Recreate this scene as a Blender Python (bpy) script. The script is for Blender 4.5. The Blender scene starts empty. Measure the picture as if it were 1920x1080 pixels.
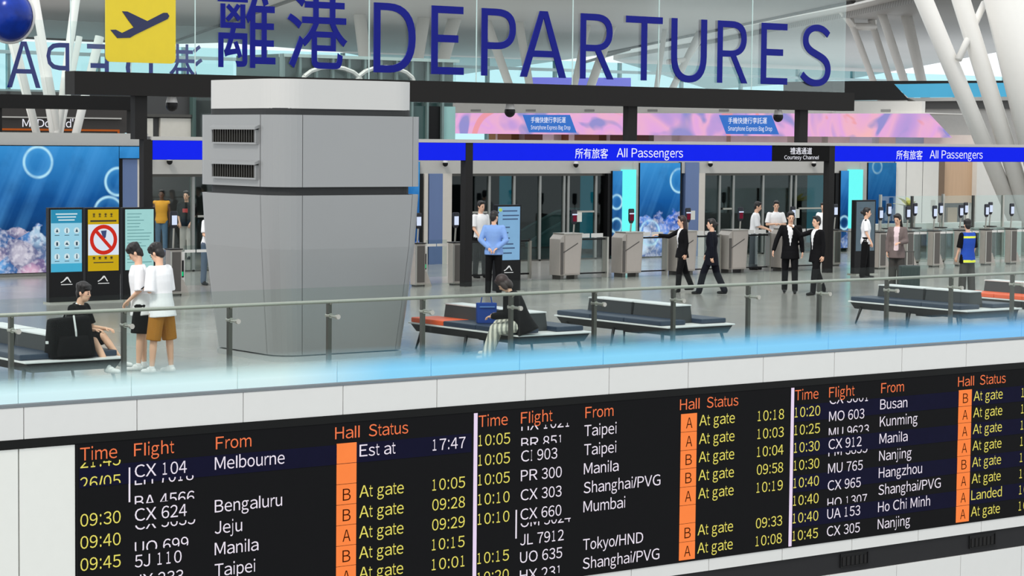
import bpy, bmesh, math, random
from math import sin, cos, radians, pi, hypot
from mathutils import Vector, Matrix
random.seed(4)
S = bpy.context.scene
COL = S.collection

# ---------------------------------------------------------------- camera
FPX, YAW, PIT, ROL, CAMH = 4254.58, radians(36.914), radians(3.7786), radians(0.5732), 3.4
FW = Vector((sin(YAW)*cos(PIT), cos(YAW)*cos(PIT), -sin(PIT)))
_rt = Vector((cos(YAW), -sin(YAW), 0)); _up = _rt.cross(FW)
RT = _rt*cos(ROL) + _up*sin(ROL); UP = -_rt*sin(ROL) + _up*cos(ROL)
CP = Vector((0, 0, CAMH))
cd = bpy.data.cameras.new('camera'); cam = bpy.data.objects.new('camera', cd); COL.objects.link(cam)
cd.sensor_width = 36; cd.lens = 36*FPX/1920; cd.clip_start = .1; cd.clip_end = 2000
cam.matrix_world = Matrix(((RT.x, UP.x, -FW.x, 0), (RT.y, UP.y, -FW.y, 0), (RT.z, UP.z, -FW.z, CAMH), (0, 0, 0, 1)))
S.camera = cam

def ray(px, py): return FW + RT*((px-960)/FPX) - UP*((py-540)/FPX)
def at(px, py, Y):
    d = ray(px, py); return CP + d*(Y/d.y)
def onz(px, py, z):
    d = ray(px, py); return CP + d*((z-CAMH)/d.z)
def atd(px, py, depth): return CP + ray(px, py)*depth

# ---------------------------------------------------------------- world, sun, exposure
W = bpy.data.worlds.new('sky'); S.world = W; W.use_nodes = True
bg = W.node_tree.nodes['Background']; bg.inputs[0].default_value = (.93, .975, 1.0, 1); bg.inputs[1].default_value = 1.22
sd = bpy.data.lights.new('sun', 'SUN'); sd.energy = 1.8; sd.angle = radians(12); sd.color = (1, .95, .88)
sun = bpy.data.objects.new('sun', sd); COL.objects.link(sun); sun.rotation_euler = (radians(38), 0, radians(-62))
# added upward fill lights without fittings, brightening the ceiling and struts
for lx, ly, sx_, sy_, pw in ((62, 98, 60, 26, 2600), (48, 70, 30, 14, 900)):
    ad = bpy.data.lights.new('ceiling_fill', 'AREA'); ad.shape = 'RECTANGLE'; ad.size = sx_; ad.size_y = sy_; ad.energy = pw; ad.color = (1, .97, .94)
    ao = bpy.data.objects.new('ceiling_fill', ad); COL.objects.link(ao); ao.location = (lx, ly, 5.3); ao.rotation_euler = (pi, 0, 0)
# added fill lights without fittings, brightening the inside of the back block
for lx, ly, sx_, sy_, pw in ((27.5, 56.5, 8, 8, 420), (43, 55, 16, 4, 32)):
    ad = bpy.data.lights.new('interior_fill', 'AREA'); ad.shape = 'RECTANGLE'; ad.size = sx_; ad.size_y = sy_; ad.energy = pw; ad.color = (1, .97, .93)
    ao = bpy.data.objects.new('interior_fill', ad); COL.objects.link(ao); ao.location = (lx, ly, 3.05)
S.view_settings.view_transform = 'Standard'; S.view_settings.look = 'None'
S.view_settings.exposure = 0.0; S.view_settings.gamma = 1; S.view_settings.use_curve_mapping = False

# ---------------------------------------------------------------- materials
def lin(c):
    return tuple(((v/255)/12.92 if v/255 <= .04045 else ((v/255+.055)/1.055)**2.4) for v in c) + (1,)
_M = {}
def mat(name, rgb, rough=.5, metal=0, emit=0, var=.06, scale=6, bump=0, spec=.5, stretch=None):
    if name in _M: return _M[name]
    m = bpy.data.materials.new(name); m.use_nodes = True; nt = m.node_tree; N = nt.nodes; L = nt.links
    b = N['Principled BSDF']; c = lin(rgb)
    b.inputs['Roughness'].default_value = rough; b.inputs['Metallic'].default_value = metal
    b.inputs['Specular IOR Level'].default_value = spec
    tc = N.new('ShaderNodeTexCoord'); mp = N.new('ShaderNodeMapping'); nz = N.new('ShaderNodeTexNoise')
    nz.inputs['Scale'].default_value = scale; nz.inputs['Detail'].default_value = 3
    if stretch: mp.inputs['Scale'].default_value = stretch
    L.new(tc.outputs['Object'], mp.inputs[0]); L.new(mp.outputs[0], nz.inputs['Vector'])
    mx = N.new('ShaderNodeMix'); mx.data_type = 'RGBA'
    mx.inputs[6].default_value = tuple(max(0, v*(1-var)) for v in c[:3])+(1,)
    mx.inputs[7].default_value = tuple(min(1, v*(1+var)) for v in c[:3])+(1,)
    L.new(nz.outputs[0], mx.inputs[0]); L.new(mx.outputs[2], b.inputs['Base Color'])
    if emit:
        L.new(mx.outputs[2], b.inputs['Emission Color']); b.inputs['Emission Strength'].default_value = emit
        b.inputs['Base Color'].default_value = (.02, .02, .02, 1)
        for l in list(b.inputs['Base Color'].links): L.remove(l)
        b.inputs['Specular IOR Level'].default_value = 0; b.inputs['Roughness'].default_value = 1; b.inputs['Base Color'].default_value = (0, 0, 0, 1)
    if bump:
        bp = N.new('ShaderNodeBump'); bp.inputs['Strength'].default_value = bump; bp.inputs['Distance'].default_value = .01
        L.new(nz.outputs[0], bp.inputs['Height']); L.new(bp.outputs[0], b.inputs['Normal'])
    _M[name] = m; return m

def glass(name, tint=(235, 245, 242), gloss=.06, rough=.02, maxg=.5):
    if name in _M: return _M[name]
    m = bpy.data.materials.new(name); m.use_nodes = True; nt = m.node_tree; N = nt.nodes; L = nt.links
    N.remove(N['Principled BSDF']); out = N['Material Output']
    tr = N.new('ShaderNodeBsdfTransparent'); tr.inputs[0].default_value = lin(tint)
    gl = N.new('ShaderNodeBsdfGlossy'); gl.inputs[1].default_value = rough; gl.inputs[0].default_value = (.9, .95, .95, 1)
    lw = N.new('ShaderNodeLayerWeight'); lw.inputs[0].default_value = .35
    mr = N.new('ShaderNodeMapRange'); mr.inputs[3].default_value = gloss; mr.inputs[4].default_value = maxg
    mx = N.new('ShaderNodeMixShader')
    L.new(lw.outputs['Fresnel'], mr.inputs[0]); L.new(mr.outputs[0], mx.inputs[0])
    L.new(tr.outputs[0], mx.inputs[1]); L.new(gl.outputs[0], mx.inputs[2]); L.new(mx.outputs[0], out.inputs[0])
    _M[name] = m; return m

def glow_glass(name):
    """balustrade glass with a reflected blue-white glow painted along its foot, fading out upwards"""
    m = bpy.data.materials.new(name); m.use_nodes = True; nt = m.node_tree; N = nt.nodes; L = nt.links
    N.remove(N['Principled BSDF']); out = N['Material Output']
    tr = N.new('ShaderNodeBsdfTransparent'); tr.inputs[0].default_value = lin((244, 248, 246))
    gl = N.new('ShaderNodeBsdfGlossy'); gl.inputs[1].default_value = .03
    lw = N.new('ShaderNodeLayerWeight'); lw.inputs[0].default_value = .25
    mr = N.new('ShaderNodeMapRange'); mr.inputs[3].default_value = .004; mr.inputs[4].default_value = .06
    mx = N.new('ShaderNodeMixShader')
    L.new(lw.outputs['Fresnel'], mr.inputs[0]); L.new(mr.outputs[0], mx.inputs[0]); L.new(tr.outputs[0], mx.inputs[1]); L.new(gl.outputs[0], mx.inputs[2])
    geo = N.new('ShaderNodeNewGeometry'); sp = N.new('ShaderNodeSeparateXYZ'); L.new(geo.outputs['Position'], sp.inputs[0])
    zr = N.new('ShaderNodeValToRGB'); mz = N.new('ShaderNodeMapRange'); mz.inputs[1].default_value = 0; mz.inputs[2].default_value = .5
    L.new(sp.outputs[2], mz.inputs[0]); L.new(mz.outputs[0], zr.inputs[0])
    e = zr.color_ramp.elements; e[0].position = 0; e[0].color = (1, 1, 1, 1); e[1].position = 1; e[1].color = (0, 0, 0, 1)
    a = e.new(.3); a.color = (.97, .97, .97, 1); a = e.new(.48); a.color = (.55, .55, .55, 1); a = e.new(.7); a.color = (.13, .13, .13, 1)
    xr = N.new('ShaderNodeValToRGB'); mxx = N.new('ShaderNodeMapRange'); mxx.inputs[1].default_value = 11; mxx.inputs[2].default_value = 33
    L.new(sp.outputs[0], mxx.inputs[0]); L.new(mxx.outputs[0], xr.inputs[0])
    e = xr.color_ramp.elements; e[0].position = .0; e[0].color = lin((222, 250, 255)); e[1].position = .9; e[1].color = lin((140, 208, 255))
    a = e.new(.22); a.color = lin((228, 250, 250)); a = e.new(.30); a.color = lin((150, 222, 255)); a = e.new(.5); a.color = lin((150, 224, 255))  # whitish glare at left and blue glow at right painted in along X
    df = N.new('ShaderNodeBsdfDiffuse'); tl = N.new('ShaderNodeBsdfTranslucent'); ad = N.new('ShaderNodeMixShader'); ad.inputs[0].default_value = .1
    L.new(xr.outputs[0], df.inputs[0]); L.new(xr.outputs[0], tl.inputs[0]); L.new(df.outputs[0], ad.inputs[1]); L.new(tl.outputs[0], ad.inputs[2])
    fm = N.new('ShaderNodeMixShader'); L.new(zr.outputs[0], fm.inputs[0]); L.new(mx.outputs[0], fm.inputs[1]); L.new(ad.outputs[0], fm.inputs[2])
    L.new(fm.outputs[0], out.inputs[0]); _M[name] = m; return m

class NB:
    """tiny node-graph helper for printed / displayed pictures (world X,Z of a flat panel)"""
    def __init__(s, name, strength=1.0):
        s.m = bpy.data.materials.new(name); s.m.use_nodes = True; s.t = s.m.node_tree
        s.t.nodes.remove(s.t.nodes['Principled BSDF']); s.out = s.t.nodes['Material Output']; s.st = strength
        g = s.n('ShaderNodeNewGeometry'); sp = s.n('ShaderNodeSeparateXYZ'); s.l(g.outputs['Position'], sp.inputs[0])
        s.P, s.x, s.z = g.outputs['Position'], sp.outputs[0], sp.outputs[2]
    def n(s, t): return s.t.nodes.new(t)
    def l(s, a, b): s.t.links.new(a, b)
    def op(s, o, a, b=None, c=None, clamp=False):
        k = s.n('ShaderNodeMath'); k.operation = o; k.use_clamp = clamp
        for i, v in enumerate((a, b, c)):
            if v is None: continue
            if hasattr(v, 'links'): s.l(v, k.inputs[i])
            else: k.inputs[i].default_value = v
        return k.outputs[0]
    def rng(s, v, a, b, c=0, d=1):
        k = s.n('ShaderNodeMapRange'); s.l(v, k.inputs[0])
        for i, q in enumerate((a, b, c, d)): k.inputs[i+1].default_value = q
        return k.outputs[0]
    def ramp(s, v, stops):
        k = s.n('ShaderNodeValToRGB'); s.l(v, k.inputs[0]); e = k.color_ramp.elements
        while len(e) > 1: e.remove(e[-1])
        e[0].position = stops[0][0]; e[0].color = lin(stops[0][1])
        for p, c in stops[1:]:
            q = e.new(p); q.color = lin(c)
        return k.outputs[0]
    def mix(s, f, a, b):
        k = s.n('ShaderNodeMix'); k.data_type = 'RGBA'
        if hasattr(f, 'links'): s.l(f, k.inputs[0])
        else: k.inputs[0].default_value = f
        for i, v in ((6, a), (7, b)):
            if hasattr(v, 'links'): s.l(v, k.inputs[i])
            else: k.inputs[i].default_value = lin(v)
        return k.outputs[2]
    def noise(s, scale, detail=2, vec=None, dist=0):
        k = s.n('ShaderNodeTexNoise'); k.inputs['Scale'].default_value = scale; k.inputs['Detail'].default_value = detail
        k.inputs['Distortion'].default_value = dist; s.l(vec or s.P, k.inputs['Vector']); return k.outputs[0]
    def vor(s, scale, out='Distance'):
        k = s.n('ShaderNodeTexVoronoi'); k.inputs['Scale'].default_value = scale; s.l(s.P, k.inputs['Vector']); return k.outputs[out]
    def dist(s, cx, cz):
        a = s.op('SUBTRACT', s.x, cx); b = s.op('SUBTRACT', s.z, cz)
        return s.op('SQRT', s.op('ADD', s.op('MULTIPLY', a, a), s.op('MULTIPLY', b, b)))
    def done(s, colour):
        e = s.n('ShaderNodeEmission'); s.l(colour, e.inputs[0]); e.inputs[1].default_value = s.st
        s.l(e.outputs[0], s.out.inputs[0]); return s.m

def underwater(name, x0, z0, z1, rings, coral, cool=False, st=1.0):
    b = NB(name, st)
    slant = b.op('ADD', b.x, b.op('MULTIPLY', b.z, -.45))
    cv = b.n('ShaderNodeCombineXYZ'); b.l(b.op('MULTIPLY', slant, 1.6), cv.inputs[0])
    raysn = b.noise(1.0, 3, cv.outputs[0])
    base = b.ramp(b.rng(b.z, z0, z1), [(0, (38, 84, 150)), (.35, (20, 56, 104)), (.6, (24, 88, 156)), (1, (56, 142, 208))])
    base = b.mix(b.rng(raysn, .45, .75, 0, .55), base, (90, 170, 235))
    mist = b.noise(1.4, 4)
    base = b.mix(b.rng(mist, .5, .8, 0, .4), base, (14, 44, 96))
    if coral:
        edge = b.op('ADD', b.op('MULTIPLY', b.noise(2.2, 3), 1.1), coral - .55)
        mask = b.rng(b.op('SUBTRACT', edge, b.z), 0, .06)
        warp = None
        cl = b.ramp(b.vor(1.7, 'Color'), [(0, (60, 110, 190)), (.3, (110, 170, 225)), (.45, (190, 196, 214)), (.6, (130, 205, 235)), (.75, (214, 170, 196)), (.9, (176, 186, 200)), (1, (236, 240, 248))])
        if cool: cl = b.ramp(b.vor(1.9, 'Color'), [(0, (40, 84, 180)), (.35, (110, 160, 235)), (.6, (64, 112, 210)), (.8, (196, 222, 255)), (1, (232, 240, 255))])
        cl = b.mix(b.rng(b.vor(1.7), .38, .62, 0, .75), cl, (34, 58, 120)); cl = b.mix(b.rng(b.noise(9, 4), .45, .65, 0, .45), cl, (240, 238, 246)); cl = b.mix(b.rng(b.noise(6, 3), .42, .3, 0, .6), cl, (40, 60, 120))
        base = b.mix(mask, base, cl)
    for cx, cz, r in rings:
        d = b.dist(cx, cz)
        rim = b.rng(b.op('ABSOLUTE', b.op('SUBTRACT', d, r)), .0, .05, 1, 0)
        inside = b.op('MULTIPLY', b.rng(d, r*.5, r, 0, .3), b.rng(d, r, r+.01, 1, 0))
        base = b.mix(inside, base, (90, 180, 240)); base = b.mix(b.op('MULTIPLY', rim, b.rng(b.noise(2.6), .3, .6, .35, 1)), base, (190, 240, 255))
    return b.done(base)

WHITE = mat('white panel', (216, 216, 214), .45, var=.02)
OFFW = mat('off white paint', (222, 220, 215), .5, var=.03)
STRUT = mat('white strut paint', (226, 224, 220), .4, var=.02)
GREYW = mat('grey lintel', (178, 176, 172), .5, var=.03)
DARK = mat('dark anthracite', (30, 29, 29), .6, var=.08, spec=.2)
BLACK = mat('black plastic', (10, 10, 12), .45, var=.1, spec=.25)
SEAM = mat('dark joint', (60, 60, 62), .7)
STEEL = mat('brushed steel', (182, 180, 172), .32, .85, var=.08, scale=30, stretch=(1, 1, .05))
STEELD = mat('dark steel', (92, 90, 86), .35, .8, var=.08)
GATEM = mat('gate cabinet steel', (172, 165, 157), .42, .35, var=.06, scale=12)
GATED = mat('gate dark face', (88, 84, 80), .4, .4, var=.06)
NAVY = mat('navy vinyl', (34, 50, 70), .45, var=.1, scale=20, bump=.1)
ORANGE = mat('orange vinyl', (232, 92, 40), .5, var=.06, scale=20, bump=.1)
FRAMEB = mat('bench dark frame', (36, 37, 39), .5, var=.1, spec=.3)
LAMI = mat('white laminate', (222, 224, 224), .35, var=.03)
SIGNBLUE = mat('sign blue', (8, 18, 122), .3, var=.12, scale=2, spec=.15)
BANDBLUE = mat('lit blue band', (24, 40, 238), .4, emit=1.0, var=.03)
BANDBLACK = mat('black sign insert', (12, 11, 11), .6, spec=.1)
LETW = mat('lit white lettering', (245, 246, 255), .4, emit=1.0, var=0)
GLASS = glass('clear glass', (244, 249, 247))
GLASSG = glass('green tint glass', (244, 249, 248), .015, .02, .15)
GLASSD = glass('dark door glass', (196, 206, 206), .02, .02, .1)
GLOWFILM = glow_glass('painted glow film')

# ---------------------------------------------------------------- mesh helpers
class MB:
    def __init__(s): s.v = []; s.f = []; s.mi = []
    def add(s, vs, fs, mi=0):
        o = len(s.v); s.v += [Vector(v) for v in vs]; s.f += [tuple(i+o for i in f) for f in fs]; s.mi += [mi]*len(fs); return s
    def box(s, x0, x1, y0, y1, z0, z1, mi=0):
        return s.add([(x0,y0,z0),(x1,y0,z0),(x1,y1,z0),(x0,y1,z0),(x0,y0,z1),(x1,y0,z1),(x1,y1,z1),(x0,y1,z1)],
                     [(0,3,2,1),(4,5,6,7),(0,1,5,4),(1,2,6,5),(2,3,7,6),(3,0,4,7)], mi)
    def hexa(s, b, t, mi=0):
        """b, t: four bottom and four top points"""
        return s.add(list(b)+list(t), [(0,3,2,1),(4,5,6,7),(0,1,5,4),(1,2,6,5),(2,3,7,6),(3,0,4,7)], mi)
    def ring_loft(s, rings, cap=True, mi=0):
        n = len(rings[0]); vs = [p for r in rings for p in r]; fs = []
        for k in range(len(rings)-1):
            for i in range(n):
                j = (i+1) % n; fs.append((k*n+i, k*n+j, (k+1)*n+j, (k+1)*n+i))
        if cap: fs.append(tuple(range(n-1, -1, -1))); fs.append(tuple((len(rings)-1)*n+i for i in range(n)))
        return s.add(vs, fs, mi)
    def cyl(s, p0, p1, r0, r1=None, n=12, mi=0):
        p0 = Vector(p0); p1 = Vector(p1); r1 = r0 if r1 is None else r1
        a = (p1-p0).normalized(); u = a.orthogonal().normalized(); w = a.cross(u)
        return s.ring_loft([[p + (u*cos(2*pi*i/n)+w*sin(2*pi*i/n))*r for i in range(n)] for p, r in ((p0, r0), (p1, r1))], mi=mi)
    def caps(s, p0, p1, r0, r1=None, n=10, mi=0):
        """tapered capsule"""
        p0 = Vector(p0); p1 = Vector(p1); r1 = r0 if r1 is None else r1
        d = p1-p0; a = d.normalized() if d.length > 1e-6 else Vector((0, 0, 1)); u = a.orthogonal().normalized(); w = a.cross(u)
        rings = []
        for t in (-80, -50, -20): rings.append((p0 + a*r0*sin(radians(t)), r0*cos(radians(t))))
        rings.append((p0, r0)); rings.append((p1, r1))
        for t in (20, 50, 80): rings.append((p1 + a*r1*sin(radians(t)), r1*cos(radians(t))))
        return s.ring_loft([[p + (u*cos(2*pi*i/n)+w*sin(2*pi*i/n))*r for i in range(n)] for p, r in rings], mi=mi)
    def ell(s, c, r, n=12, m=8, rot=None, mi=0):
        c = Vector(c); rings = []
        for k in range(m):
            t = -pi/2 + pi*(k+.5)/m
            ring = []
            for i in range(n):
                p = Vector((r[0]*cos(t)*cos(2*pi*i/n), r[1]*cos(t)*sin(2*pi*i/n), r[2]*sin(t)))
                ring.append(c + (rot @ p if rot else p))
            rings.append(ring)
        return s.ring_loft(rings, mi=mi)
    def torus(s, c, u, w, R1, R2, r, n=40, m=8, mi=0):
        c = Vector(c); nrm_ = u.cross(w).normalized(); vs = []; fs = []
        for i in range(n):
            a = 2*pi*i/n; d = u*(cos(a)*R1)+w*(sin(a)*R2); dn = d.normalized()
            for j in range(m): b = 2*pi*j/m; vs.append(c+d+dn*(r*cos(b))+nrm_*(r*sin(b)))
        for i in range(n):
            for j in range(m): fs.append((i*m+j, ((i+1) % n)*m+j, ((i+1) % n)*m+(j+1) % m, i*m+(j+1) % m))
        return s.add(vs, fs, mi)
    def prism(s, pts, y0, y1, mi=0):
        """polygon in X,Z extruded along Y"""
        n = len(pts); vs = [(x, y0, z) for x, z in pts]+[(x, y1, z) for x, z in pts]
        fs = [tuple(range(n)), tuple(range(2*n-1, n-1, -1))]+[(i, i+n, (i+1) % n+n, (i+1) % n) for i in range(n)]
        return s.add(vs, fs, mi)
    def rrect(s, x0, x1, y0, y1, r, levels, n=6, mi=0):
        """rounded rectangle lofted through levels (z, inset)"""
        rings = []
        for z, ins in levels:
            ring = []
            for cx, cy, a0 in ((x1-r, y1-r, 0), (x0+r, y1-r, 90), (x0+r, y0+r, 180), (x1-r, y0+r, 270)):
                for k in range(n+1):
                    a = radians(a0+90*k/n); ring.append(Vector((cx+(r)*cos(a), cy+(r)*sin(a), z)))
            cxm, cym = (x0+x1)/2, (y0+y1)/2
            for p in ring:
                p.x = cxm+(p.x-cxm)*(1-2*ins/(x1-x0)); p.y = cym+(p.y-cym)*(1-2*ins/(y1-y0))
            rings.append(ring)
        return s.ring_loft(rings, mi=mi)
    def build(s, name, mats, parent=None, local=False, smooth=False, bev=0):
        if not isinstance(mats, (list, tuple)): mats = [mats]
        o0 = Vector((0, 0, 0))
        if parent is not None and not local:
            q = parent
            while q is not None: o0 += q.location; q = q.parent
        me = bpy.data.meshes.new(name); me.from_pydata([v-o0 for v in s.v], [], s.f)
        for m in mats: me.materials.append(m)
        me.polygons.foreach_set('material_index', s.mi)
        bm = bmesh.new(); bm.from_mesh(me); bmesh.ops.recalc_face_normals(bm, faces=bm.faces)
        if bev: bmesh.ops.bevel(bm, geom=bm.edges[:], offset=bev, segments=2, affect='EDGES', profile=.6, clamp_overlap=True)
        bm.to_mesh(me); bm.free()
        if smooth: me.shade_smooth()
        return link(name, me, parent)

def link(name, me, parent=None):
    o = bpy.data.objects.new(name, me); COL.objects.link(o)
    if parent is not None: o.parent = parent
    return o
def tag(o, label=None, cat=None, group=None, kind=None):
    if label: o['label'] = label
    if cat: o['category'] = cat
    if group: o['group'] = group
    if kind: o['kind'] = kind
    return o
def thing(name, label, cat, loc=(0, 0, 0), rz=0, group=None):
    o = bpy.data.objects.new(name, None); COL.objects.link(o); o.empty_display_size = .1
    o.location = loc; o.rotation_euler = (0, 0, rz); return tag(o, label, cat, group)
def struct(o): return tag(o, kind='structure')
def copy_tree(o, parent=None):
    c = o.copy(); COL.objects.link(c); c.parent = parent
    for ch in [k for k in S.objects if k.parent == o]: copy_tree(ch, c)
    return c
def bx(name, m, x0, x1, y0, y1, z0, z1, parent=None, local=False, bev=0):
    return MB().box(x0, x1, y0, y1, z0, z1).build(name, m, parent, local, bev=bev)

_TX = {}
TS = bpy.data.scenes.new('workbench')      # scratch scene for evaluating modifiers and lettering, removed at the end
def evaluated(o):
    TS.collection.objects.link(o); vl = TS.view_layers[0]; vl.update()
    return bpy.data.meshes.new_from_object(o.evaluated_get(vl.depsgraph))
def text_geo(body, offset=0.0, res=4):
    k = (body, offset, res)
    if k in _TX: return _TX[k]
    c = bpy.data.curves.new('t', 'FONT'); c.body = body; c.resolution_u = res; c.offset = offset; c.fill_mode = 'FRONT'
    o = bpy.data.objects.new('t', c); me = evaluated(o)
    vs = [tuple(v.co) for v in me.vertices]; fs = [tuple(p.vertices) for p in me.polygons]
    bpy.data.objects.remove(o); bpy.data.curves.remove(c); bpy.data.meshes.remove(me)
    _TX[k] = (vs, fs); return vs, fs
CAP = .729
_AR = dict(zip('abcdefghijklmnopqrstuvwxyz', (556,556,500,556,556,278,556,556,222,222,500,222,833,556,556,556,556,333,500,278,556,500,722,500,500,500)))
_AR.update(zip('ABCDEFGHIJKLMNOPQRSTUVWXYZ', (667,667,722,722,667,611,778,722,278,500,667,556,833,722,778,667,778,722,667,611,722,667,944,667,667,611)))
_BB = dict(a=(36,521),b=(54,523),c=(39,491),d=(34,502),e=(37,516),f=(9,300),g=(32,496),h=(66,489),i=(66,156),j=(-46,137),k=(67,504),l=(64,154),m=(66,770),n=(66,490),o=(33,522),p=(66,523),q=(35,496),r=(65,347),s=(31,464),t=(18,271),u=(63,488),v=(13,486),w=(3,711),x=(7,493),y=(16,492),z=(20,482),
    A=(-1,668),B=(73,628),C=(50,683),D=(77,689),E=(79,621),F=(82,565),G=(53,720),H=(80,642),I=(93,188),J=(17,423),K=(73,666),L=(73,521),M=(74,761),N=(76,643),O=(48,735),P=(77,624),Q=(43,740),R=(79,706),S=(45,621),T=(23,588),U=(79,641),V=(4,661),W=(9,935),X=(4,660),Y=(3,661),Z=(20,587))
_BB.update({'0':(42,515),'1':(109,373),'2':(30,504),'3':(42,514),'4':(13,507),'5':(42,519),'6':(38,513),'7':(47,511),'8':(41,514),'9':(41,513),':':(90,190),'/':(0,279),"'":(45,145)})
def arial(t, cap): return sum(_AR.get(c, 278 if c in ' :/' else 556) for c in t)*cap/716*.985
def sans_geo(body, res=4):
    """plain grotesque lettering set glyph by glyph (cap height 1)"""
    hv = text_geo(chr(ord('H')+0xFEE0), 0, res)[0]; base = min(v[1] for v in hv); k = 1/(max(v[1] for v in hv)-base)
    pen = 0; V = []; Fc = []
    for c in body:
        adv = _AR.get(c, 191 if c == "'" else 278 if c in ' :/' else 556)
        if c in 'l/':
            l, rr = _BB[c]; o = len(V); w = 92
            V += [(x/716, y, 0) for x, y in (((pen+l)+0, 0), (pen+l+w, 0), (pen+rr if c == '/' else pen+l+w, 1.0), (pen+rr-w if c == '/' else pen+l, 1.0))]; Fc.append((o, o+1, o+2, o+3))
        elif c != ' ':
            vs, fs = text_geo(chr(ord(c)+0xFEE0), 0, res); l, rr = _BB.get(c, (40, adv-40)); mn = min(v[0] for v in vs); mx = max(v[0] for v in vs)
            o = len(V); V += [((pen+l+(v[0]-mn)/(mx-mn)*(rr-l))/716, (v[1]-base)*k, 0) for v in vs]; Fc += [tuple(i+o for i in f) for f in fs]
        pen += adv
    return V, Fc
def text(name, body, m, x0, zb, y, cap=None, x1=None, z1=None, parent=None, offset=0.0, lo=None, hi=None, back=False, fr=None, res=3, depth=0, right=None):
    """flat lettering facing -Y (or +Y with back). cap: cap height; x1: fit to that right edge; z1: fit glyph box to z0..z1"""
    latin = all(ord(c) < 128 for c in body)
    vs, fs = sans_geo(body, res) if latin else text_geo(body, offset, res)
    mnx = min(v[0] for v in vs); mxx = max(v[0] for v in vs); mny = min(v[1] for v in vs); mxy = max(v[1] for v in vs)
    if z1 is not None: sz = (z1-zb)/(mxy-mny); oy = mny
    else: sz = cap/(1 if latin else CAP); oy = 0
    sx = (x1-x0)/(mxx-mnx) if x1 is not None else sz*.92
    if right is not None: x0 = right-(mxx-mnx)*sx
    bm = bmesh.new(); bv = [bm.verts.new(((v[0]-mnx)*sx, 0, (v[1]-oy)*sz)) for v in vs]
    for f in fs:
        try: bm.faces.new([bv[i] for i in f])
        except ValueError: pass
    for lim, sg in ((lo, 1), (hi, -1)):
        if lim is not None:
            bmesh.ops.bisect_plane(bm, geom=bm.verts[:]+bm.edges[:]+bm.faces[:], plane_co=(0, 0, lim*(cap or 1)), plane_no=(0, 0, -sg), clear_outer=True)
    if depth:
        r = bmesh.ops.extrude_face_region(bm, geom=bm.faces[:])
        bmesh.ops.translate(bm, vec=(0, depth, 0), verts=[g for g in r['geom'] if isinstance(g, bmesh.types.BMVert)])
        bmesh.ops.recalc_face_normals(bm, faces=bm.faces)
    o0 = Vector((0, 0, 0)); q = parent
    while q is not None: o0 += q.location; q = q.parent
    for v in bm.verts:
        p = v.co
        if back: w = Vector((x0-p.x, y-p.y, zb+p.z))
        elif fr: w = fr(x0+p.x, zb+p.z) + Vector((0, 0, 0))
        else: w = Vector((x0+p.x, y+p.y, zb+p.z))
        v.co = w-o0
    me = bpy.data.meshes.new(name); bm.to_mesh(me); bm.free(); me.materials.append(m)
    return link(name, me, parent)
def glyph_batch(chars, res):
    """read many glyph outlines from one text block, a glyph per line"""
    chs = 'H'+chars+'H'; c = bpy.data.curves.new('t', 'FONT'); c.body = '\n'.join(chr(ord(q)+0xFEE0) for q in chs); c.space_line = 3; c.resolution_u = res; c.fill_mode = 'FRONT'
    o = bpy.data.objects.new('t', c); me = evaluated(o)
    ys = sorted((v.co.y, v.index) for v in me.vertices); ys.reverse(); line = {}; k = 0; prev = ys[0][0]; lows = {}
    for y, i in ys:
        if prev-y > .9: k += 1
        line[i] = k; prev = y; lows[k] = y
    if k == len(chs)-1:
        step = (lows[0]-lows[k])/k
        for n_, q in enumerate(chs):
            ids = [i for i in line if line[i] == n_]; mp = {i: j for j, i in enumerate(ids)}
            _TX[(chr(ord(q)+0xFEE0), 0, res)] = ([(me.vertices[i].co.x, me.vertices[i].co.y+n_*step, 0) for i in ids], [tuple(mp[i] for i in f.vertices) for f in me.polygons if line[f.vertices[0]] == n_])
    bpy.data.objects.remove(o); bpy.data.curves.remove(c); bpy.data.meshes.remove(me)
glyph_batch("0123456789ABCDEFGHIJKLMNOPRSTUVXabdeghkmnoprstuyz", 3)
glyph_batch('DEPARTUS', 8)

# ================================================================ STRUCTURE
YF = 26.2                                   # front edge of the upper floor
def floor_mat():
    m = bpy.data.materials.new('polished floor'); m.use_nodes = True; nt = m.node_tree; N = nt.nodes; L = nt.links
    b = N['Principled BSDF']; tc = N.new('ShaderNodeTexCoord')
    br = N.new('ShaderNodeTexBrick'); br.offset = 0; br.inputs['Scale'].default_value = 1
    br.inputs['Color1'].default_value = lin((158, 156, 151)); br.inputs['Color2'].default_value = lin((150, 148, 144)); br.inputs['Mortar'].default_value = lin((112, 111, 108))
    br.inputs['Mortar Size'].default_value = .006; br.inputs['Brick Width'].default_value = 1.2; br.inputs['Row Height'].default_value = 1.2
    L.new(tc.outputs['Object'], br.inputs['Vector']); L.new(br.outputs['Color'], b.inputs['Base Color'])
    nz = N.new('ShaderNodeTexNoise'); nz.inputs['Scale'].default_value = .7; L.new(tc.outputs['Object'], nz.inputs['Vector'])
    mr = N.new('ShaderNodeMapRange'); mr.inputs[3].default_value = .12; mr.inputs[4].default_value = .26; L.new(nz.outputs[0], mr.inputs[0]); L.new(mr.outputs[0], b.inputs['Roughness'])
    b.inputs['Specular IOR Level'].default_value = .6
    return m
FLOOR = floor_mat()
struct(bx('floor', FLOOR, -20, 110, YF+.02, 160, -.35, 0))
struct(bx('floor_lower', mat('lower hall floor', (150, 150, 148), .3), -60, 110, -40, 40, -9.2, -9))

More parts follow.
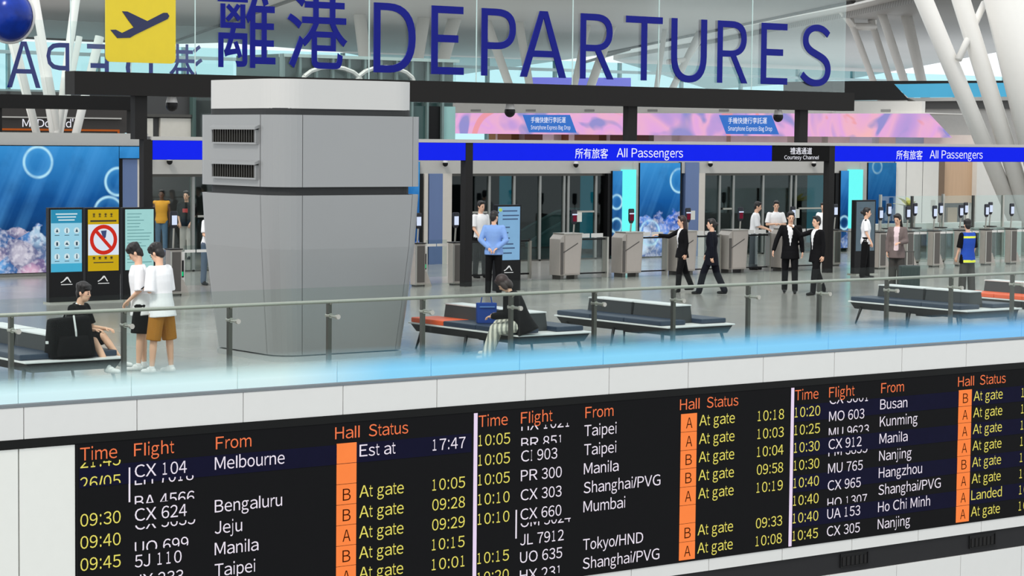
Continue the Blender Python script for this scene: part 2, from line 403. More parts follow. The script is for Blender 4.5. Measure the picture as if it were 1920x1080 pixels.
# --- front wall: slab edge fascia, board surround
wf = struct(bx('wall_front', DARK, -20, 60, YF, YF+.6, -9, -.36))
J0, JP = 12.04, 1.572
pan = None
for k in range(-3, 20):
    x = J0+k*JP
    bx('fascia_panel', WHITE, x+.006, x+JP-.006, YF-.06, YF, -.41, -.012, wf)
    bx('lower_strip_panel', WHITE, x+.5-.015+.006, x+.5+JP-.021, YF-.06, YF, -3.30, -3.115, wf) if k >= -2 else None
    bx('lower_panel', WHITE, x-.02+.006, x-.02+JP-.006, YF-.06, YF, -6.2, -3.66, wf)
bx('fascia_cap', mat('cap grey', (120, 124, 128), .4, .6), -3, 50, YF-.064, YF+.02, -.012, .003, wf)
for x0, x1 in ((8.8, 10.38), (10.4, 11.96), (11.98, 12.735)):
    bx('side_panel', mat('ivory panel', (226, 227, 222), .5, var=.02), x0, x1, YF-.06, YF, -3.1, -.53, wf)
bx('dark_band', mat('charcoal strip', (36, 36, 38), .6, spec=.2), -3, 50, YF-.035, YF, -3.655, -3.305, wf)
for i, (x0, x1, lb) in enumerate(((26.42, 27.07, 'black slotted vent in dark strip below the Time and Flight columns'), (29.53, 30.2, 'black slotted vent in dark strip nearest the right photo edge'))):
    v = thing('air_vent', lb, 'vent', ((x0+x1)/2, YF-.04, -3.56), 0, 'vents under the flight board')
    MB().box(x0, x1, YF-.062, YF-.05, -3.57, -3.55).box(x0, x1, YF-.062, YF-.05, -3.36, -3.34).box(x0, x0+.02, YF-.062, YF-.05, -3.55, -3.36).box(x1-.02, x1, YF-.062, YF-.05, -3.55, -3.36).build('vent_frame', BLACK, v)
    bx('vent_back', BLACK, x0+.02, x1-.02, YF-.049, YF-.038, -3.55, -3.36, v)
    for k in range(6): bx('slot_blade', DARK, x0+.05+k*.1, x0+.1+k*.1, YF-.06, YF-.05, -3.545, -3.4, v)

# --- flight information board
BY = YF-.075
bd = thing('flight_board', 'long black flight arrivals board with orange hall boxes on the floor edge', 'flight board', (21.9, YF-.03, -3.1))
bx('board_body', mat('board black', (18, 18, 20), .85, var=.05, spec=.12), 12.74, 33.5, YF-.07, YF-.01, -3.11, -.52, bd)
bx('top_frame', mat('board frame', (14, 15, 15), .6, spec=.2), 8.0, 33.5, YF-.075, YF-.01, -.518, -.415, bd)
LO = mat('led orange', (240, 122, 78), emit=1, var=.05); LY = mat('led yellow', (228, 218, 104), emit=1, var=.08); LW = mat('led white', (236, 228, 240), emit=1, var=.05)
LB = mat('hall box orange', (255, 135, 70), emit=1, var=.05); LK = mat('hall letter dark', (58, 22, 8), .9, spec=0); LN = mat('row navy', (14, 14, 40), .85, var=.15, spec=.12); LV = mat('divider lilac', (232, 214, 240), emit=1, var=.02)
RZ = lambda k: -1.02-.285*k
B, T = 'bot', 'top'
SEC = [
 dict(S=12.75, time=[('21:45', -.835, B, .42), ('26/05', -1.115, T, .3), (2, '09:30'), (3, '09:40'), (4, '09:45'), (5, '09:45')],
      fl=[(0, 'CX 104'), ('LH 7018', -1.115, B, .36), ('BA 4566', -1.42, T, .35), (2, 'CX 624'), ('CX 5635', -1.70, B, .36), ('UO 699', -2.02, T, .28), ('5J 110', -2.19, None, 0), ('JX 233', -2.45, None, 0)],
      frm={0: 'Melbourne', 2: 'Bengaluru', 3: 'Jeju', 4: 'Manila', 5: 'Taipei'}, hall='  BBABAB', bar=(-.88, -1.33),
      st={0: ('Est at', '17:47'), 2: ('At gate', '10:05'), 3: ('At gate', '09:28'), 4: ('At gate', '09:29'), 5: ('At gate', '10:15'), 6: ('At gate', '10:01')}, navy=[0]),
 dict(S=19.0, time=[(0, '10:05'), (1, '10:05'), (2, '10:05'), (3, '10:10'), (4, '10:10'), (6, '10:15'), (7, '10:20')],
      fl=[('HX 1021', -.845, B, .36), ('BR 851', -1.115, T, .3), (1, 'CI 903'), (2, 'PR 300'), (3, 'CX 303'), (4, 'CX 660'), ('OM 5024', -2.265, B, .36), ('JL 7912', -2.53, None, 0), ('UO 635', -2.79, None, 0), ('HX 231', -3.06, T, .3)],
      frm={0: 'Taipei', 1: 'Taipei', 2: 'Manila', 3: 'Shanghai/PVG', 4: 'Mumbai', 6: 'Tokyo/HND', 7: 'Shanghai/PVG'}, hall='AABBA BA', bar=(-2.0, -2.42),
      st={0: ('At gate', '10:18'), 1: ('At gate', '10:03'), 2: ('At gate', '10:04'), 3: ('At gate', '09:58'), 4: ('At gate', '10:19'), 6: ('At gate', '09:33'), 7: ('At gate', '10:08')}, navy=[]),
 dict(S=25.255, time=[(k, t) for k, t in enumerate(('10:20', '10:25', '10:30', '10:30', '10:40', '10:40', '10:40', '10:45'))],
      fl=[('CX 5601', -.85, B, .36), ('MO 603', -1.13, None, 0), ('MU 9623', -1.40, T, .3), (2, 'CX 912'), ('FM 3855', -1.70, B, .36), ('MU 765', -1.98, None, 0), ('CX 965', -2.26, None, 0), ('HO 1307', -2.55, T, .3), (6, 'UA 153'), (7, 'CX 305')],
      frm={k: t for k, t in enumerate(('Busan', 'Kunming', 'Manila', 'Nanjing', 'Hangzhou', 'Shanghai/PVG', 'Ho Chi Minh', 'Nanjing'))}, hall='BAAABAAA', bar=None,
      st={k: ('Landed' if k == 6 else 'At gate', '10:') for k in range(8)}, navy=[0, 2, 4, 6])]
for si, sc in enumerate(SEC):
    X = sc['S']; e = MB().box(X-.03, X+.03, BY-.004, BY+.006, -3.09, -.535) if si else MB().box(X+.0, X+.012, BY, BY+.006, -3.09, -.535)
    dv = e.build('section_divider', LV if si else BLACK, bd)
    for k in sc['navy']: bx('row_stripe', LN, X+.04, X+6.18, BY+.002, BY+.006, RZ(k)-.07, RZ(k)+.2, dv)
    for t, dx, w in (('Time', .05, .52), ('Flight', .81, .58), ('From', 2.01, .54), ('Hall', 3.87, .4), ('Status', 4.42, .66)):
        text('header_text', t, LO, X+dx, -.74, BY-.002, cap=.165, x1=X+dx+w, parent=dv)
    def clipped(name, it, dx, m, parent=dv):
        if isinstance(it[0], int):
            text(name, it[1], m, X+dx, RZ(it[0])+.005, BY-.002, cap=.16, x1=X+dx+arial(it[1], .165), parent=parent)
        else:
            t, zb, side, a = it
            text(name, t, m, X+dx, zb, BY-.002, cap=.16, x1=X+dx+arial(t, .165), parent=parent, lo=a if side == T else None, hi=a if side == B else None)
    for it in sc['time']: clipped('time_text', it, .05, LY)
    for it in sc['fl']: clipped('flight_text', it, .82, LW)
    for k, t in sc['frm'].items(): text('place_text', t, LW, X+1.995, RZ(k)+.01, BY-.002, cap=.165, x1=X+1.995+arial(t, .165), parent=dv)
    for k, (a, b) in sc['st'].items():
        c = LW if a == 'Est at' else LY
        text('status_text', a, c, X+4.27, RZ(k)+.01, BY-.002, cap=.165, x1=X+4.27+arial(a, .17), parent=dv); text('status_time', b, c, X+5.5, RZ(k), BY-.002, cap=.16, x1=X+5.5+(.57 if len(b) > 4 else .3), parent=dv)
    for k, h in enumerate(sc['hall']):
        bx('hall_box', LB, X+3.9, X+4.22, BY-.004, BY+.006, -.805-.285*(k+1)+.008, -.805-.285*k, dv)
        if h != ' ': text('hall_letter', h, LK, X+4.06-.065, RZ(k)-.01, BY-.008, cap=.165, x1=X+4.06+.065, parent=dv)
    if sc['bar']: bx('link_bar', LW, X+.735, X+.755, BY-.003, BY+.006, sc['bar'][1], sc['bar'][0], dv)

# --- glass balustrade along the floor edge
GY = YF+.06
bal = thing('glass_balustrade', 'glass balustrade with steel posts and handrail above the flight board', 'balustrade', (21.5, GY, 0))
MB().cyl((-2, YF+.2, 1.13), (48, YF+.2, 1.13), .026, n=14).build('handrail', STEEL, bal, smooth=True)
gp = None
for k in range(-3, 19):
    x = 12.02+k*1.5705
    MB().box(x+.006, x+1.5645, GY-.008, GY+.008, .0, 1.34).build('glass_panel', GLOWFILM, bal)
    pst = bx('post', STEELD, x-.01, x+.045, YF+.27, YF+.33, 0, 1.1, bal)
    MB().cyl((x+.018, YF+.27, 1.08), (x+.018, YF+.21, 1.12), .012, n=8).build('rail_bracket', STEEL, pst)
    MB().cyl((x+.018, YF+.29, .93), (x-.0, GY-.03, .93), .02, n=10).cyl((x-.0, GY+.012, .93), (x-.0, GY-.035, .93), .034, n=12).cyl((x+.018, YF+.25, .93), (x+.018, YF+.35, .93), .034, n=12).build('glass_clamp', STEEL, pst, smooth=False)
bx('base_shoe', mat('shoe alu', (150, 156, 160), .35, .7), -2, 48, YF+.03, YF+.1, 0, .028, bal)

# --- back wall at Y=49.9 with openings
YW = 49.9
wb = struct(bx('wall_back', GREYW, 14, 26.3, YW, YW+.3, 3.12, 3.42))
def wall(name, m, x0, x1, z0, z1, y0=YW, y1=YW+.3): return bx(name, m, x0, x1, y0, y1, z0, z1, wb)
wall('header', GREYW, 26.3, 52.5, 2.43, 3.1)
PANB = mat('blue grey panel', (98, 118, 160), .4, .2, var=.05, stretch=(1, 1, .1)); JAMB = mat('pale jamb', (196, 190, 182), .5)
for x0, x1, z1, m in ((25.46, 25.58, 2.8, BLACK), (25.58, 25.98, 2.8, PANB), (25.98, 26.32, 2.8, JAMB), (34.33, 34.45, 2.43, BLACK), (34.5, 34.62, 2.43, JAMB), (34.66, 35.1, 2.43, PANB), (35.1, 35.4, 2.43, JAMB),
                      (40.82, 40.95, 2.43, BLACK), (41.78, 41.96, 2.75, GREYW), (43.5, 43.58, 2.75, BLACK), (43.74, 44.26, 2.75, PANB), (44.26, 44.5, 2.43, JAMB), (49.86, 50.03, 2.43, BLACK), (50.95, 51.22, 2.75, GREYW)):
    wall('wall_pier', m, x0, x1, 0, z1, YW-.04, YW+.5)
wall('white_wall', OFFW, 52.46, 54.5, 0, 3.1); wall('white_wall', OFFW, 56.3, 70, 0, 3.1)
for x in (53.0, 53.75): bx('wall_joint', SEAM, x, x+.015, YW-.004, YW, 0, 3.1, wb)
wall('brown_post', mat('brown post', (120, 98, 78), .5), 54.52, 54.78, 0, 3.1)
wall('tan_wall', mat('tan wood', (206, 172, 140), .5, var=.08, scale=3, stretch=(6, 1, .5)), 54.78, 56.3, 1.45, 3.1, YW+.2, YW+.4)
wall('dark_recess', mat('recess brown', (52, 44, 38), .6), 54.78, 56.3, 0, 1.45, YW+.5, YW+.6)
for x0, x1 in ((54.85, 55.1), (55.35, 55.8)): wall('recess_frame', mat('tan frame', (176, 150, 120), .5), x0, x1, .6, 1.3, YW+.35, YW+.45)
# interior of the back block
ib = struct(bx('wall_interior', mat('dark interior', (34, 36, 38), .6, var=.2, scale=.8), 33, 52, 59, 59.2, 0, 3.1))
bx('interior_wall', mat('interior green grey', (112, 122, 118), .5, var=.1, scale=.8), 22, 33, 62, 62.2, 0, 3.1, ib)
bx('interior_side', DARK, 33, 33.2, YW+.4, 62, 0, 3.1, ib); bx('interior_side', DARK, 52.3, 52.5, YW+.4, 59, 0, 3.1, ib); bx('interior_side', DARK, 21.8, 22, YW+.4, 62, 0, 3.1, ib)
bx('interior_roof', mat('interior roof', (70, 70, 70), .7), 21.8, 52.5, YW+.3, 62.2, 3.1, 3.2, ib)
# glazed door fronts
dn = 0
for x0, x1, muls, lights in ((26.32, 31.2, (27.6, 28.9, 29.1, 30.4), ()), (35.4, 40.82, (35.95, 36.75, 37.6, 38.5, 39.35, 39.5, 40.5), ()), (44.5, 49.86, (45.2, 45.75, 46.95, 48.1, 48.3, 49.6), ())):
    dn += 1
    d = struct(bx('door_%d' % dn, STEELD, x0, x1, YW+.1, YW+.16, 2.36, 2.43))
    prev = x0
    for mx_ in list(muls)+[x1]:
        bx('door_pane', GLASSD if dn > 1 else GLASSG, prev+.03, mx_-.03, YW+.12, YW+.135, .04, 2.36, d); prev = mx_
    for mx_ in muls: bx('mullion', mat('mullion alu', (150, 152, 150), .4, .5), mx_-.035, mx_+.035, YW+.08, YW+.18, 0, 2.36, d)
    for a, b, z in ((muls[0], muls[1], 1.35), (muls[-2], muls[-1], 1.33)): bx('push_rail', STEEL, a+.1, b-.1, YW+.04, YW+.08, z, z+.05, d)
    bx('door_sill', STEELD, x0, x1, YW+.08, YW+.18, 0, .04, d)

# --- ceiling, far glazing
def ceil_mat():
    m = bpy.data.materials.new('ribbed ceiling'); m.use_nodes = True; nt = m.node_tree; N = nt.nodes; L = nt.links
    b = N['Principled BSDF']; tc = N.new('ShaderNodeTexCoord'); wv = N.new('ShaderNodeTexWave'); wv.inputs['Scale'].default_value = .9; wv.inputs['Distortion'].default_value = 0
    wv.bands_direction = 'DIAGONAL'; L.new(tc.outputs['Object'], wv.inputs['Vector'])
    nz = N.new('ShaderNodeTexNoise'); nz.inputs['Scale'].default_value = .06; L.new(tc.outputs['Object'], nz.inputs['Vector'])
    r1 = N.new('ShaderNodeValToRGB'); L.new(wv.outputs[0], r1.inputs[0]); r1.color_ramp.elements[0].color = lin((150, 148, 146)); r1.color_ramp.elements[1].color = lin((186, 184, 182))
    mx = N.new('ShaderNodeMix'); mx.data_type = 'RGBA'; mx.blend_type = 'MULTIPLY'; mx.inputs[0].default_value = .35; L.new(r1.outputs[0], mx.inputs[6]); L.new(nz.outputs[0], mx.inputs[7])
    L.new(mx.outputs[2], b.inputs['Base Color']); b.inputs['Roughness'].default_value = .55
    return m
CEIL = ceil_mat()
def zpoly(name, pix, z, th, m, parent=None):
    pts = [onz(x, y, z) for x, y in pix]; n = len(pts)
    mb = MB(); mb.add([p for p in pts]+[p+Vector((0, 0, th)) for p in pts], [tuple(range(n)), tuple(range(2*n-1, n-1, -1))]+[(i, (i+1) % n, (i+1) % n+n, i+n) for i in range(n)])
    return mb.build(name, m, parent)
c1 = struct(zpoly('ceiling', [(-250, -40), (-250, 62), (60, 70), (270, 84), (420, 80), (640, 98), (862, 140), (1125, 103), (1140, 96), (1600, 6), (1790, -40)], 10.0, .4, CEIL))
c2 = struct(zpoly('ceiling_strip', [(1132, 106), (1140, 99), (1600, 10), (2000, -84), (2000, -62), (1600, 27), (1340, 78)], 10.5, .3, mat('ceiling strip', (206, 204, 200), .5)))
c3 = struct(zpoly('ceiling_far', [(1150, 112), (1340, 81), (1600, 30), (2000, -58), (2000, 70), (1880, 96), (1590, 149), (1330, 168)], 10.2, .4, CEIL))
for pts in (((1125, 101), (1600, 2)), ((-40, 66), (270, 80)), ((330, 76), (560, -6)), ((1085, 120), (1180, 92))):
    a, b = onz(*pts[0], 9.98), onz(*pts[1], 9.98); MB().cyl(a, b, .12, n=6).build('ceiling_joint', mat('joint shadow gap', (70, 68, 66), .7), c1)
# far glazed facade mullions
FPANE = glass('facade tint', (222, 243, 246), .0, .02, .02)
fw_ = struct(MB().box(20, 230, 150, 150.3, 9.0, 9.25).box(20, 230, 150, 150.3, 6.3, 6.5).build('window_far', mat('facade rail', (176, 200, 204), .4)))
for k in range(26):
    bx('facade_mullion', mat('facade mullion', (128, 160, 164), .4), 40+k*7, 40.22+k*7, 150.05, 150.4, 3, 9.9, fw_)
    bx('facade_pane', FPANE, 40.24+k*7, 46.98+k*7, 150.1, 150.12, 3, 9.9, fw_)

# ================================================================ BIG OBJECTS
# --- departures gantry
YP = 42.1
g = thing('departures_gantry', 'black gantry carrying the glass DEPARTURES sign and lit blue passenger band', 'sign gantry', (31, YP, 0))
for x in (22.13, 30.3, 41.85): bx('post', DARK, x-.1, x+.1, YP-.1, YP+.1, 0, 3.3, g)
for x in (21.97, 35.13, 40.82): bx('hanger_post', DARK, x-.14, x+.14, YP-.1, YP+.1, 3.3, 4.2, g)
bx('beam', mat('gantry beam', (26, 24, 23), .55, var=.06, spec=.2), 20.42, 42.5, YP-.22, YP+.22, 4.19, 4.66, g)
bx('band_frame', GREYW, 22.2, 56, YP-.12, YP+.12, 3.285, 3.36, g); bx('band_core', DARK, 22.2, 56, YP-.05, YP+.08, 2.88, 3.29, g)
for x0, x1, m in ((22.26, 30.19, BANDBLUE), (30.41, 39.72, BANDBLUE), (39.72, 41.74, BANDBLACK), (41.97, 56, BANDBLUE)):
    bx('band_panel', m, x0, x1, YP-.1, YP-.05, 2.885, 3.28, g)
TY = YP-.106
text('band_text', '所有旅客', LETW, 33.37, 2.935, TY, x1=34.37, z1=3.18, parent=g, offset=.003)
text('band_text', 'All Passengers', LETW, 34.64, 2.97, TY, cap=.215, x1=36.74, parent=g)
text('band_text', '禮遇通道', LETW, 40.35, 3.06, TY, x1=41.12, z1=3.235, parent=g, offset=.003)
text('band_text', 'Courtesy Channel', LETW, 40.15, 2.935, TY, cap=.095, x1=41.36, parent=g)
text('band_text', '所有旅客', LETW, 44.22, 2.935, TY, x1=45.22, z1=3.185, parent=g, offset=.003)
text('band_text', 'All Passengers', LETW, 45.5, 2.97, TY, cap=.215, x1=47.6, parent=g)
xs = [20.44, 21.79, 23.28, 27.62, 30.54, 33.34, 36.0, 39.07, 42.35]
SG = glass('sign glass', (246, 250, 249), .015, .02, .2)
for a, b in zip(xs, xs[1:]):
    gp = bx('glass_panel', SG, a+.008, b-.008, YP-.012, YP+.012, 4.66, 7.05, g)
    bx('glass_edge', mat('glass edge green', (196, 216, 214), .2), a-.006, a+.006, YP-.014, YP+.014, 4.66, 7.05, gp)
for ch, x0, x1 in (('D', 27.72, 28.83), ('E', 29.27, 30.16), ('P', 30.66, 31.63), ('A', 31.77, 33.12), ('R', 33.55, 34.56), ('T', 34.94, 36.08), ('U', 36.38, 37.52), ('R', 37.89, 38.89), ('E', 39.36, 40.26), ('S', 40.73, 41.79)):
    text('letter', ch, SIGNBLUE, x0, 4.82 if ch not in 'US' else 4.80, YP-.05, x1=x1, z1=6.355 if ch not in 'S' else 6.38, parent=g, offset=.0, res=8, depth=.03)
text('letter', '離', SIGNBLUE, 23.8, 4.83, YP-.05, x1=25.2, z1=6.5, parent=g, offset=.006, res=6, depth=.03)
text('letter', '港', SIGNBLUE, 25.5, 4.86, YP-.05, x1=27.02, z1=6.52, parent=g, offset=.005, res=6, depth=.03)
YEL = mat('sign yellow', (222, 196, 26), .35, var=.04)
pq = MB().prism(
     [(x+.1*cos(radians(a)), z+.1*sin(radians(a))) for x, z, a0 in ((22.7, 6.4, 0), (21.3, 6.4, 90), (21.3, 4.97, 180), (22.7, 4.97, 270)) for a in (a0, a0+30, a0+60, a0+90)], YP-.045, YP-.015).build('yellow_plaque', YEL, g)
def pz(zx, zy):
    p = at(zx/4, zy/4, YP-.05); return (p.x, p.z)
MB().prism([pz(*q) for q in ((915, 84), (955, 86), (1105, 158), (1225, 96), (1255, 96), (1270, 120), (1258, 142), (1010, 262), (975, 283), (880, 286), (828, 224), (868, 222), (915, 247), (1002, 205), (960, 150))], YP-.055, YP-.046).build('plane_symbol', mat('plane navy', (16, 26, 72), .3), pq)

def dome(px, py, Y, label, ztop, small=False):
    p = at(px, py, Y); r = .075 if small else .13
    t = thing('dome_camera', label, 'camera', (p.x, Y, p.z))
    MB().cyl((p.x, Y, p.z+r*.4), (p.x, Y, p.z+r*1.3), r*.95, r*.7, 14).build('housing', mat('camera grey', (196, 194, 192), .4), t, smooth=False)
    MB().ell((p.x, Y, p.z), (r, r, r*1.05), 14, 8).build('dome', BLACK, t, smooth=True)
    if ztop > p.z+r*1.3: MB().cyl((p.x, Y, p.z+r*1.3), (p.x, Y, ztop), .025, n=8).build('stem', mat('camera grey', (196, 194, 192), .4), t)
dome(322, 197, YP, 'dome camera under black gantry beam left of the grey tower', 4.19)
dome(956, 209, YP, 'dome camera under black gantry beam right of the grey tower', 4.19)
dome(1459, 219, YP, 'dome camera under black gantry beam near the Courtesy Channel sign', 4.19)
for i, (px, py) in enumerate(((318, 303), (835, 307), (1080, 309), (1332, 308), (1526, 308))):
    dome(px, py, YW-.1, 'small dome camera below blue band ' + ('left of the tower', 'just right of the tower', 'under the first passenger lettering', 'right of the bubble poster', 'under the Courtesy Channel sign')[i], 2.75, True)

# --- grey service tower in front
tw = thing('service_tower', 'tall grey metal ventilation tower with two dark louvres and white cap', 'ventilation tower', (18.7, 30, 0))
TM = mat('tower grey paint', (152, 153, 154), .36, .3, var=.015, scale=2)
x0, x1, y0, y1 = 17.42, 20.08, 29.05, 31.42
MB().rrect(x0+.12, x1-.12, y0+.12, y1-.12, .4, [(0, 0), (.07, 0)]).build('plinth', mat('plinth grey', (150, 152, 152), .4), tw)
MB().rrect(x0+.1, x1-.1, y0+.1, y1-.1, .45, [(.07, .2), (2.5, .03)], 8).build('inner_core', SEAM, tw)
def panel_shell(name, zs, segs, m, proud=0):
    """outer cladding split at the given perimeter gaps; zs: (z, inset) levels"""
    for sname, pts in segs:
        rings = []
        for off in (0, .03):
            for z, ins in zs:
                pass
        mb = MB(); n = len(pts); cx, cy = (x0+x1)/2, (y0+y1)/2
        def P(p, z, ins, dep):
            kx = 1-2*(ins+dep)/(x1-x0); ky = 1-2*(ins+dep)/(y1-y0); return Vector((cx+(p[0]-cx)*kx, cy+(p[1]-cy)*ky, z))
        vs = [P(p, z, ins, dep) for dep in (0, .05) for z, ins in zs for p in pts]
        L_ = len(zs); fs = []
        idx = lambda d, l, i: (d*L_+l)*n+i
        for l in range(L_-1):
            for i in range(n-1):
                fs.append((idx(0, l, i), idx(0, l, i+1), idx(0, l+1, i+1), idx(0, l+1, i))); fs.append((idx(1, l, i), idx(1, l+1, i), idx(1, l+1, i+1), idx(1, l, i+1)))
        for i in range(n-1):
            fs.append((idx(0, 0, i), idx(1, 0, i), idx(1, 0, i+1), idx(0, 0, i+1))); fs.append((idx(0, L_-1, i), idx(0, L_-1, i+1), idx(1, L_-1, i+1), idx(1, L_-1, i)))
        for i in (0, n-1):
            for l in range(L_-1): fs.append((idx(0, l, i), idx(0, l+1, i), idx(1, l+1, i), idx(1, l, i)))
        mb.add(vs, fs); mb.build(sname, m, tw, smooth=False)
def corner(cx, cy, r, a0, a1, n=8): return [(cx+r*cos(radians(a0+(a1-a0)*k/n)), cy+r*sin(radians(a0+(a1-a0)*k/n))) for k in range(n+1)]
R_ = .46
fl_c = corner(x0+R_, y0+R_, R_, 180, 270); fr_c = corner(x1-.2, y0+.2, .2, 270, 360, 5); br_c = corner(x1-R_, y1-R_, R_, 0, 90); bl_c = corner(x0+.2, y1-.2, .2, 90, 180, 5)
G_ = .008
segs = [('front_panel', [(x0+R_+G_, y0), (x1-.2-G_, y0)]), ('corner_panel', [(x0, y0+R_-.02)]+fl_c+[(x0+R_-G_, y0)]), ('side_panel', [(x0, y1-.2), (x0, y0+R_-.012)]),
        ('corner_panel', [(x1-.2+G_, y0)]+fr_c+[(x1, y0+.3)]), ('side_panel', [(x1, y0+.31), (x1, y1-R_)]), ('corner_panel', br_c), ('back_panel', [(x1-R_-G_, y1), (x0+.2, y1)]), ('corner_panel', bl_c)]
panel_shell('lower', [(.09, .2), (.8, .125), (1.7, .04), (2.51, .0)], segs, TM)
MB().rrect(x0+.05, x1-.05, y0+.05, y1-.05, .42, [(2.50, 0), (2.64, 0)], 8).build('dark_band', mat('tower band', (52, 53, 54), .6, spec=.2), tw)
panel_shell('mid', [(2.635, 0), (3.715, 0)], segs, TM)
MB().rrect(x0+.08, x1-.08, y0+.08, y1-.08, .4, [(2.6, 0), (3.8, 0)], 8).build('mid_core', SEAM, tw)
MB().rrect(x0+.04, x1-.04, y0+.04, y1-.04, .42, [(3.71, 0), (3.815, 0)], 8).build('dark_band', mat('tower band', (52, 53, 54), .6, spec=.2), tw)
MB().rrect(x0+.03, x1-.03, y0+.03, y1-.03, .46, [(3.81, 0), (4.25, .0)], 10).build('white_cap', mat('tower cap white', (198, 197, 195), .45, var=.01), tw)
for zt in (3.57, 3.04):
    ya, yb = 29.55, 30.9
    lv = MB().box(x0-.055, x0, ya, ya+.03, zt-.274, zt-.085).box(x0-.055, x0, yb-.03, yb, zt-.274, zt-.085).hexa([(x0+.02, ya-.02, zt-.05), (x0-.08, ya-.02, zt-.08), (x0-.08, yb+.02, zt-.08), (x0+.02, yb+.02, zt-.05)], [(x0+.02, ya-.02, zt), (x0-.08, ya-.02, zt-.04), (x0-.08, yb+.02, zt-.04), (x0+.02, yb+.02, zt)]).box(x0-.05, x0, ya, yb, zt-.3, zt-.275).build('louvre_frame', TM, tw)
    bx('louvre_back', BLACK, x0-.02, x0-.004, ya+.03, yb-.03, zt-.275, zt-.05, lv)
    for k in range(18): bx('louvre_blade', STEELD, x0-.045, x0-.021, ya+.06+k*.072, ya+.075+k*.072, zt-.27, zt-.06, lv)
MB().box(x0+.13, x0+.16, 30.55, 30.58, 1.75, 1.95).build('panel_latch', SEAM, tw)

# --- underwater light boxes on the back wall
def lightbox(name, label, parts, mats_):
    t = thing(name, label, 'poster', ((parts[0][0]+parts[0][1])/2, YW-.1, 0))
    for x0_, x1_, z0_, z1_ in parts:
        fr = bx('poster_frame', BLACK, x0_-.03, x1_+.03, YW-.07, YW-.02, z0_, z1_+.0, t)
        bx('poster_print', mats_, x0_, x1_, YW-.1, YW-.07, z0_+.02, z1_, t)
UW1 = underwater('reef screen wide', 22, 0, 3.1, [(23.33, 2.72, .36), (25.42, 2.25, .33), (25.17, 1.5, .38)], 1.2)
lightbox('underwater_poster', 'large blue underwater reef light box with bubbles on the left wall', [(18, 25.45, .08, 3.1), (25.48, 26.28, 2.8, 3.1)], UW1)
UW2 = underwater('reef screen mid', 42, 0, 2.7, [(43.45, 2.22, .34), (42.35, .72, .36)], 1.2, True)
lightbox('underwater_poster', 'blue underwater light box with coral and bubble behind the pointing woman', [(41.98, 43.48, .02, 2.73)], UW2)
UW3 = underwater('reef screen right', 51, 0, 2.7, [(51.6, 2.62, .2)], .0, False, .62)
lightbox('underwater_poster', 'deep blue underwater light box beside white wall on the right', [(51.24, 52.45, .02, 2.75)], UW3)
UW4 = underwater('reef screen slim', 40, 0, 2.7, [(41.1, 1.62, .2), (41.1, .95, .2)], .7, True)
lightbox('underwater_poster', 'slim blue underwater strip left of the first bright cyan light column', [(40.97, 41.3, .1, 2.5)], UW4)
UW5 = underwater('reef screen slim b', 50, 0, 2.7, [(50.2, .9, .2)], .6, True)
lightbox('underwater_poster', 'slim blue underwater strip left of the second bright cyan light column', [(50.05, 50.36, .1, 2.5)], UW5)
lightbox('underwater_poster', 'narrow blue underwater strip showing at the right edge of the tower', [(33.2, 34.3, .1, 2.75)], UW4)
CY = mat('cyan light', (112, 255, 250), emit=1.0, var=.02)
for x0_, x1_, lb in ((41.32, 41.78, 'glowing cyan light column beside the coral poster'), (50.4, 50.94, 'glowing cyan light column behind the tall grey info totem')):
    t = thing('light_column', lb, 'light column', ((x0_+x1_)/2, YW-.1, 0))
    bx('column_base', GREYW, x0_, x1_, YW-.16, YW, 0, .72, t); bx('lit_panel', CY, x0_, x1_, YW-.14, YW, .72, 2.54, t)
TEAL = mat('teal reflection glow', (26, 126, 146), .35, emit=.75, var=.25, scale=1, stretch=(3, 1, .3))  # emissive columns stand in for teal reflections in the door glass
for x, lb in ((41.5, 'round teal glowing column imitating a reflection in left doors'), (52.0, 'round teal glowing column imitating a reflection in doors by the right gantry post'), (37.9, 'thin teal glowing column imitating a reflection deep in the left doors')):
    r = .33 if x > 40 else .2
    yy = 53.0 if x > 40 else 55
    x = at({41.5: 1108, 52.0: 1532, 37.9: 948}[x], 400, yy).x
    t = thing('teal_reflection', lb, 'column', (x, yy, 0)); MB().cyl((x, yy, 0), (x, yy, 3.05), r, n=20).build('shaft', TEAL, t, smooth=False); MB().cyl((x, yy, 0), (x, yy, .12), r+.05, n=20).build('base_ring', STEELD, t)
# escalator balustrade behind left doors
es = thing('escalator', 'escalator with pale cyan glass sides behind the left doors', 'escalator', (44.5, 56, 0))
ecy = mat('escalator cyan glass', (112, 190, 190), .2, var=.08)
a0_ = [(42.6, .03), (46.9, .03), (46.9, 1.1), (45.3, 1.14), (44.7, 1.06), (43.6, .6), (42.6, .12)]
for yy in (56, 57.2):
    sd_ = MB().prism(a0_, yy, yy+.05).build('side_glass', ecy, es)
    mb = MB()
    for p, q in zip(a0_[2:], a0_[3:]): mb.cyl((p[0], yy+.025, p[1]), (q[0], yy+.025, q[1]), .05, n=8)
    mb.build('handrail', mat('handrail pale', (150, 215, 215), .4), sd_)
for k in range(8): bx('step', STEELD, 43.0+k*.3, 43.3+k*.3, 56.06, 57.2, 0, .05+k*.09, es)

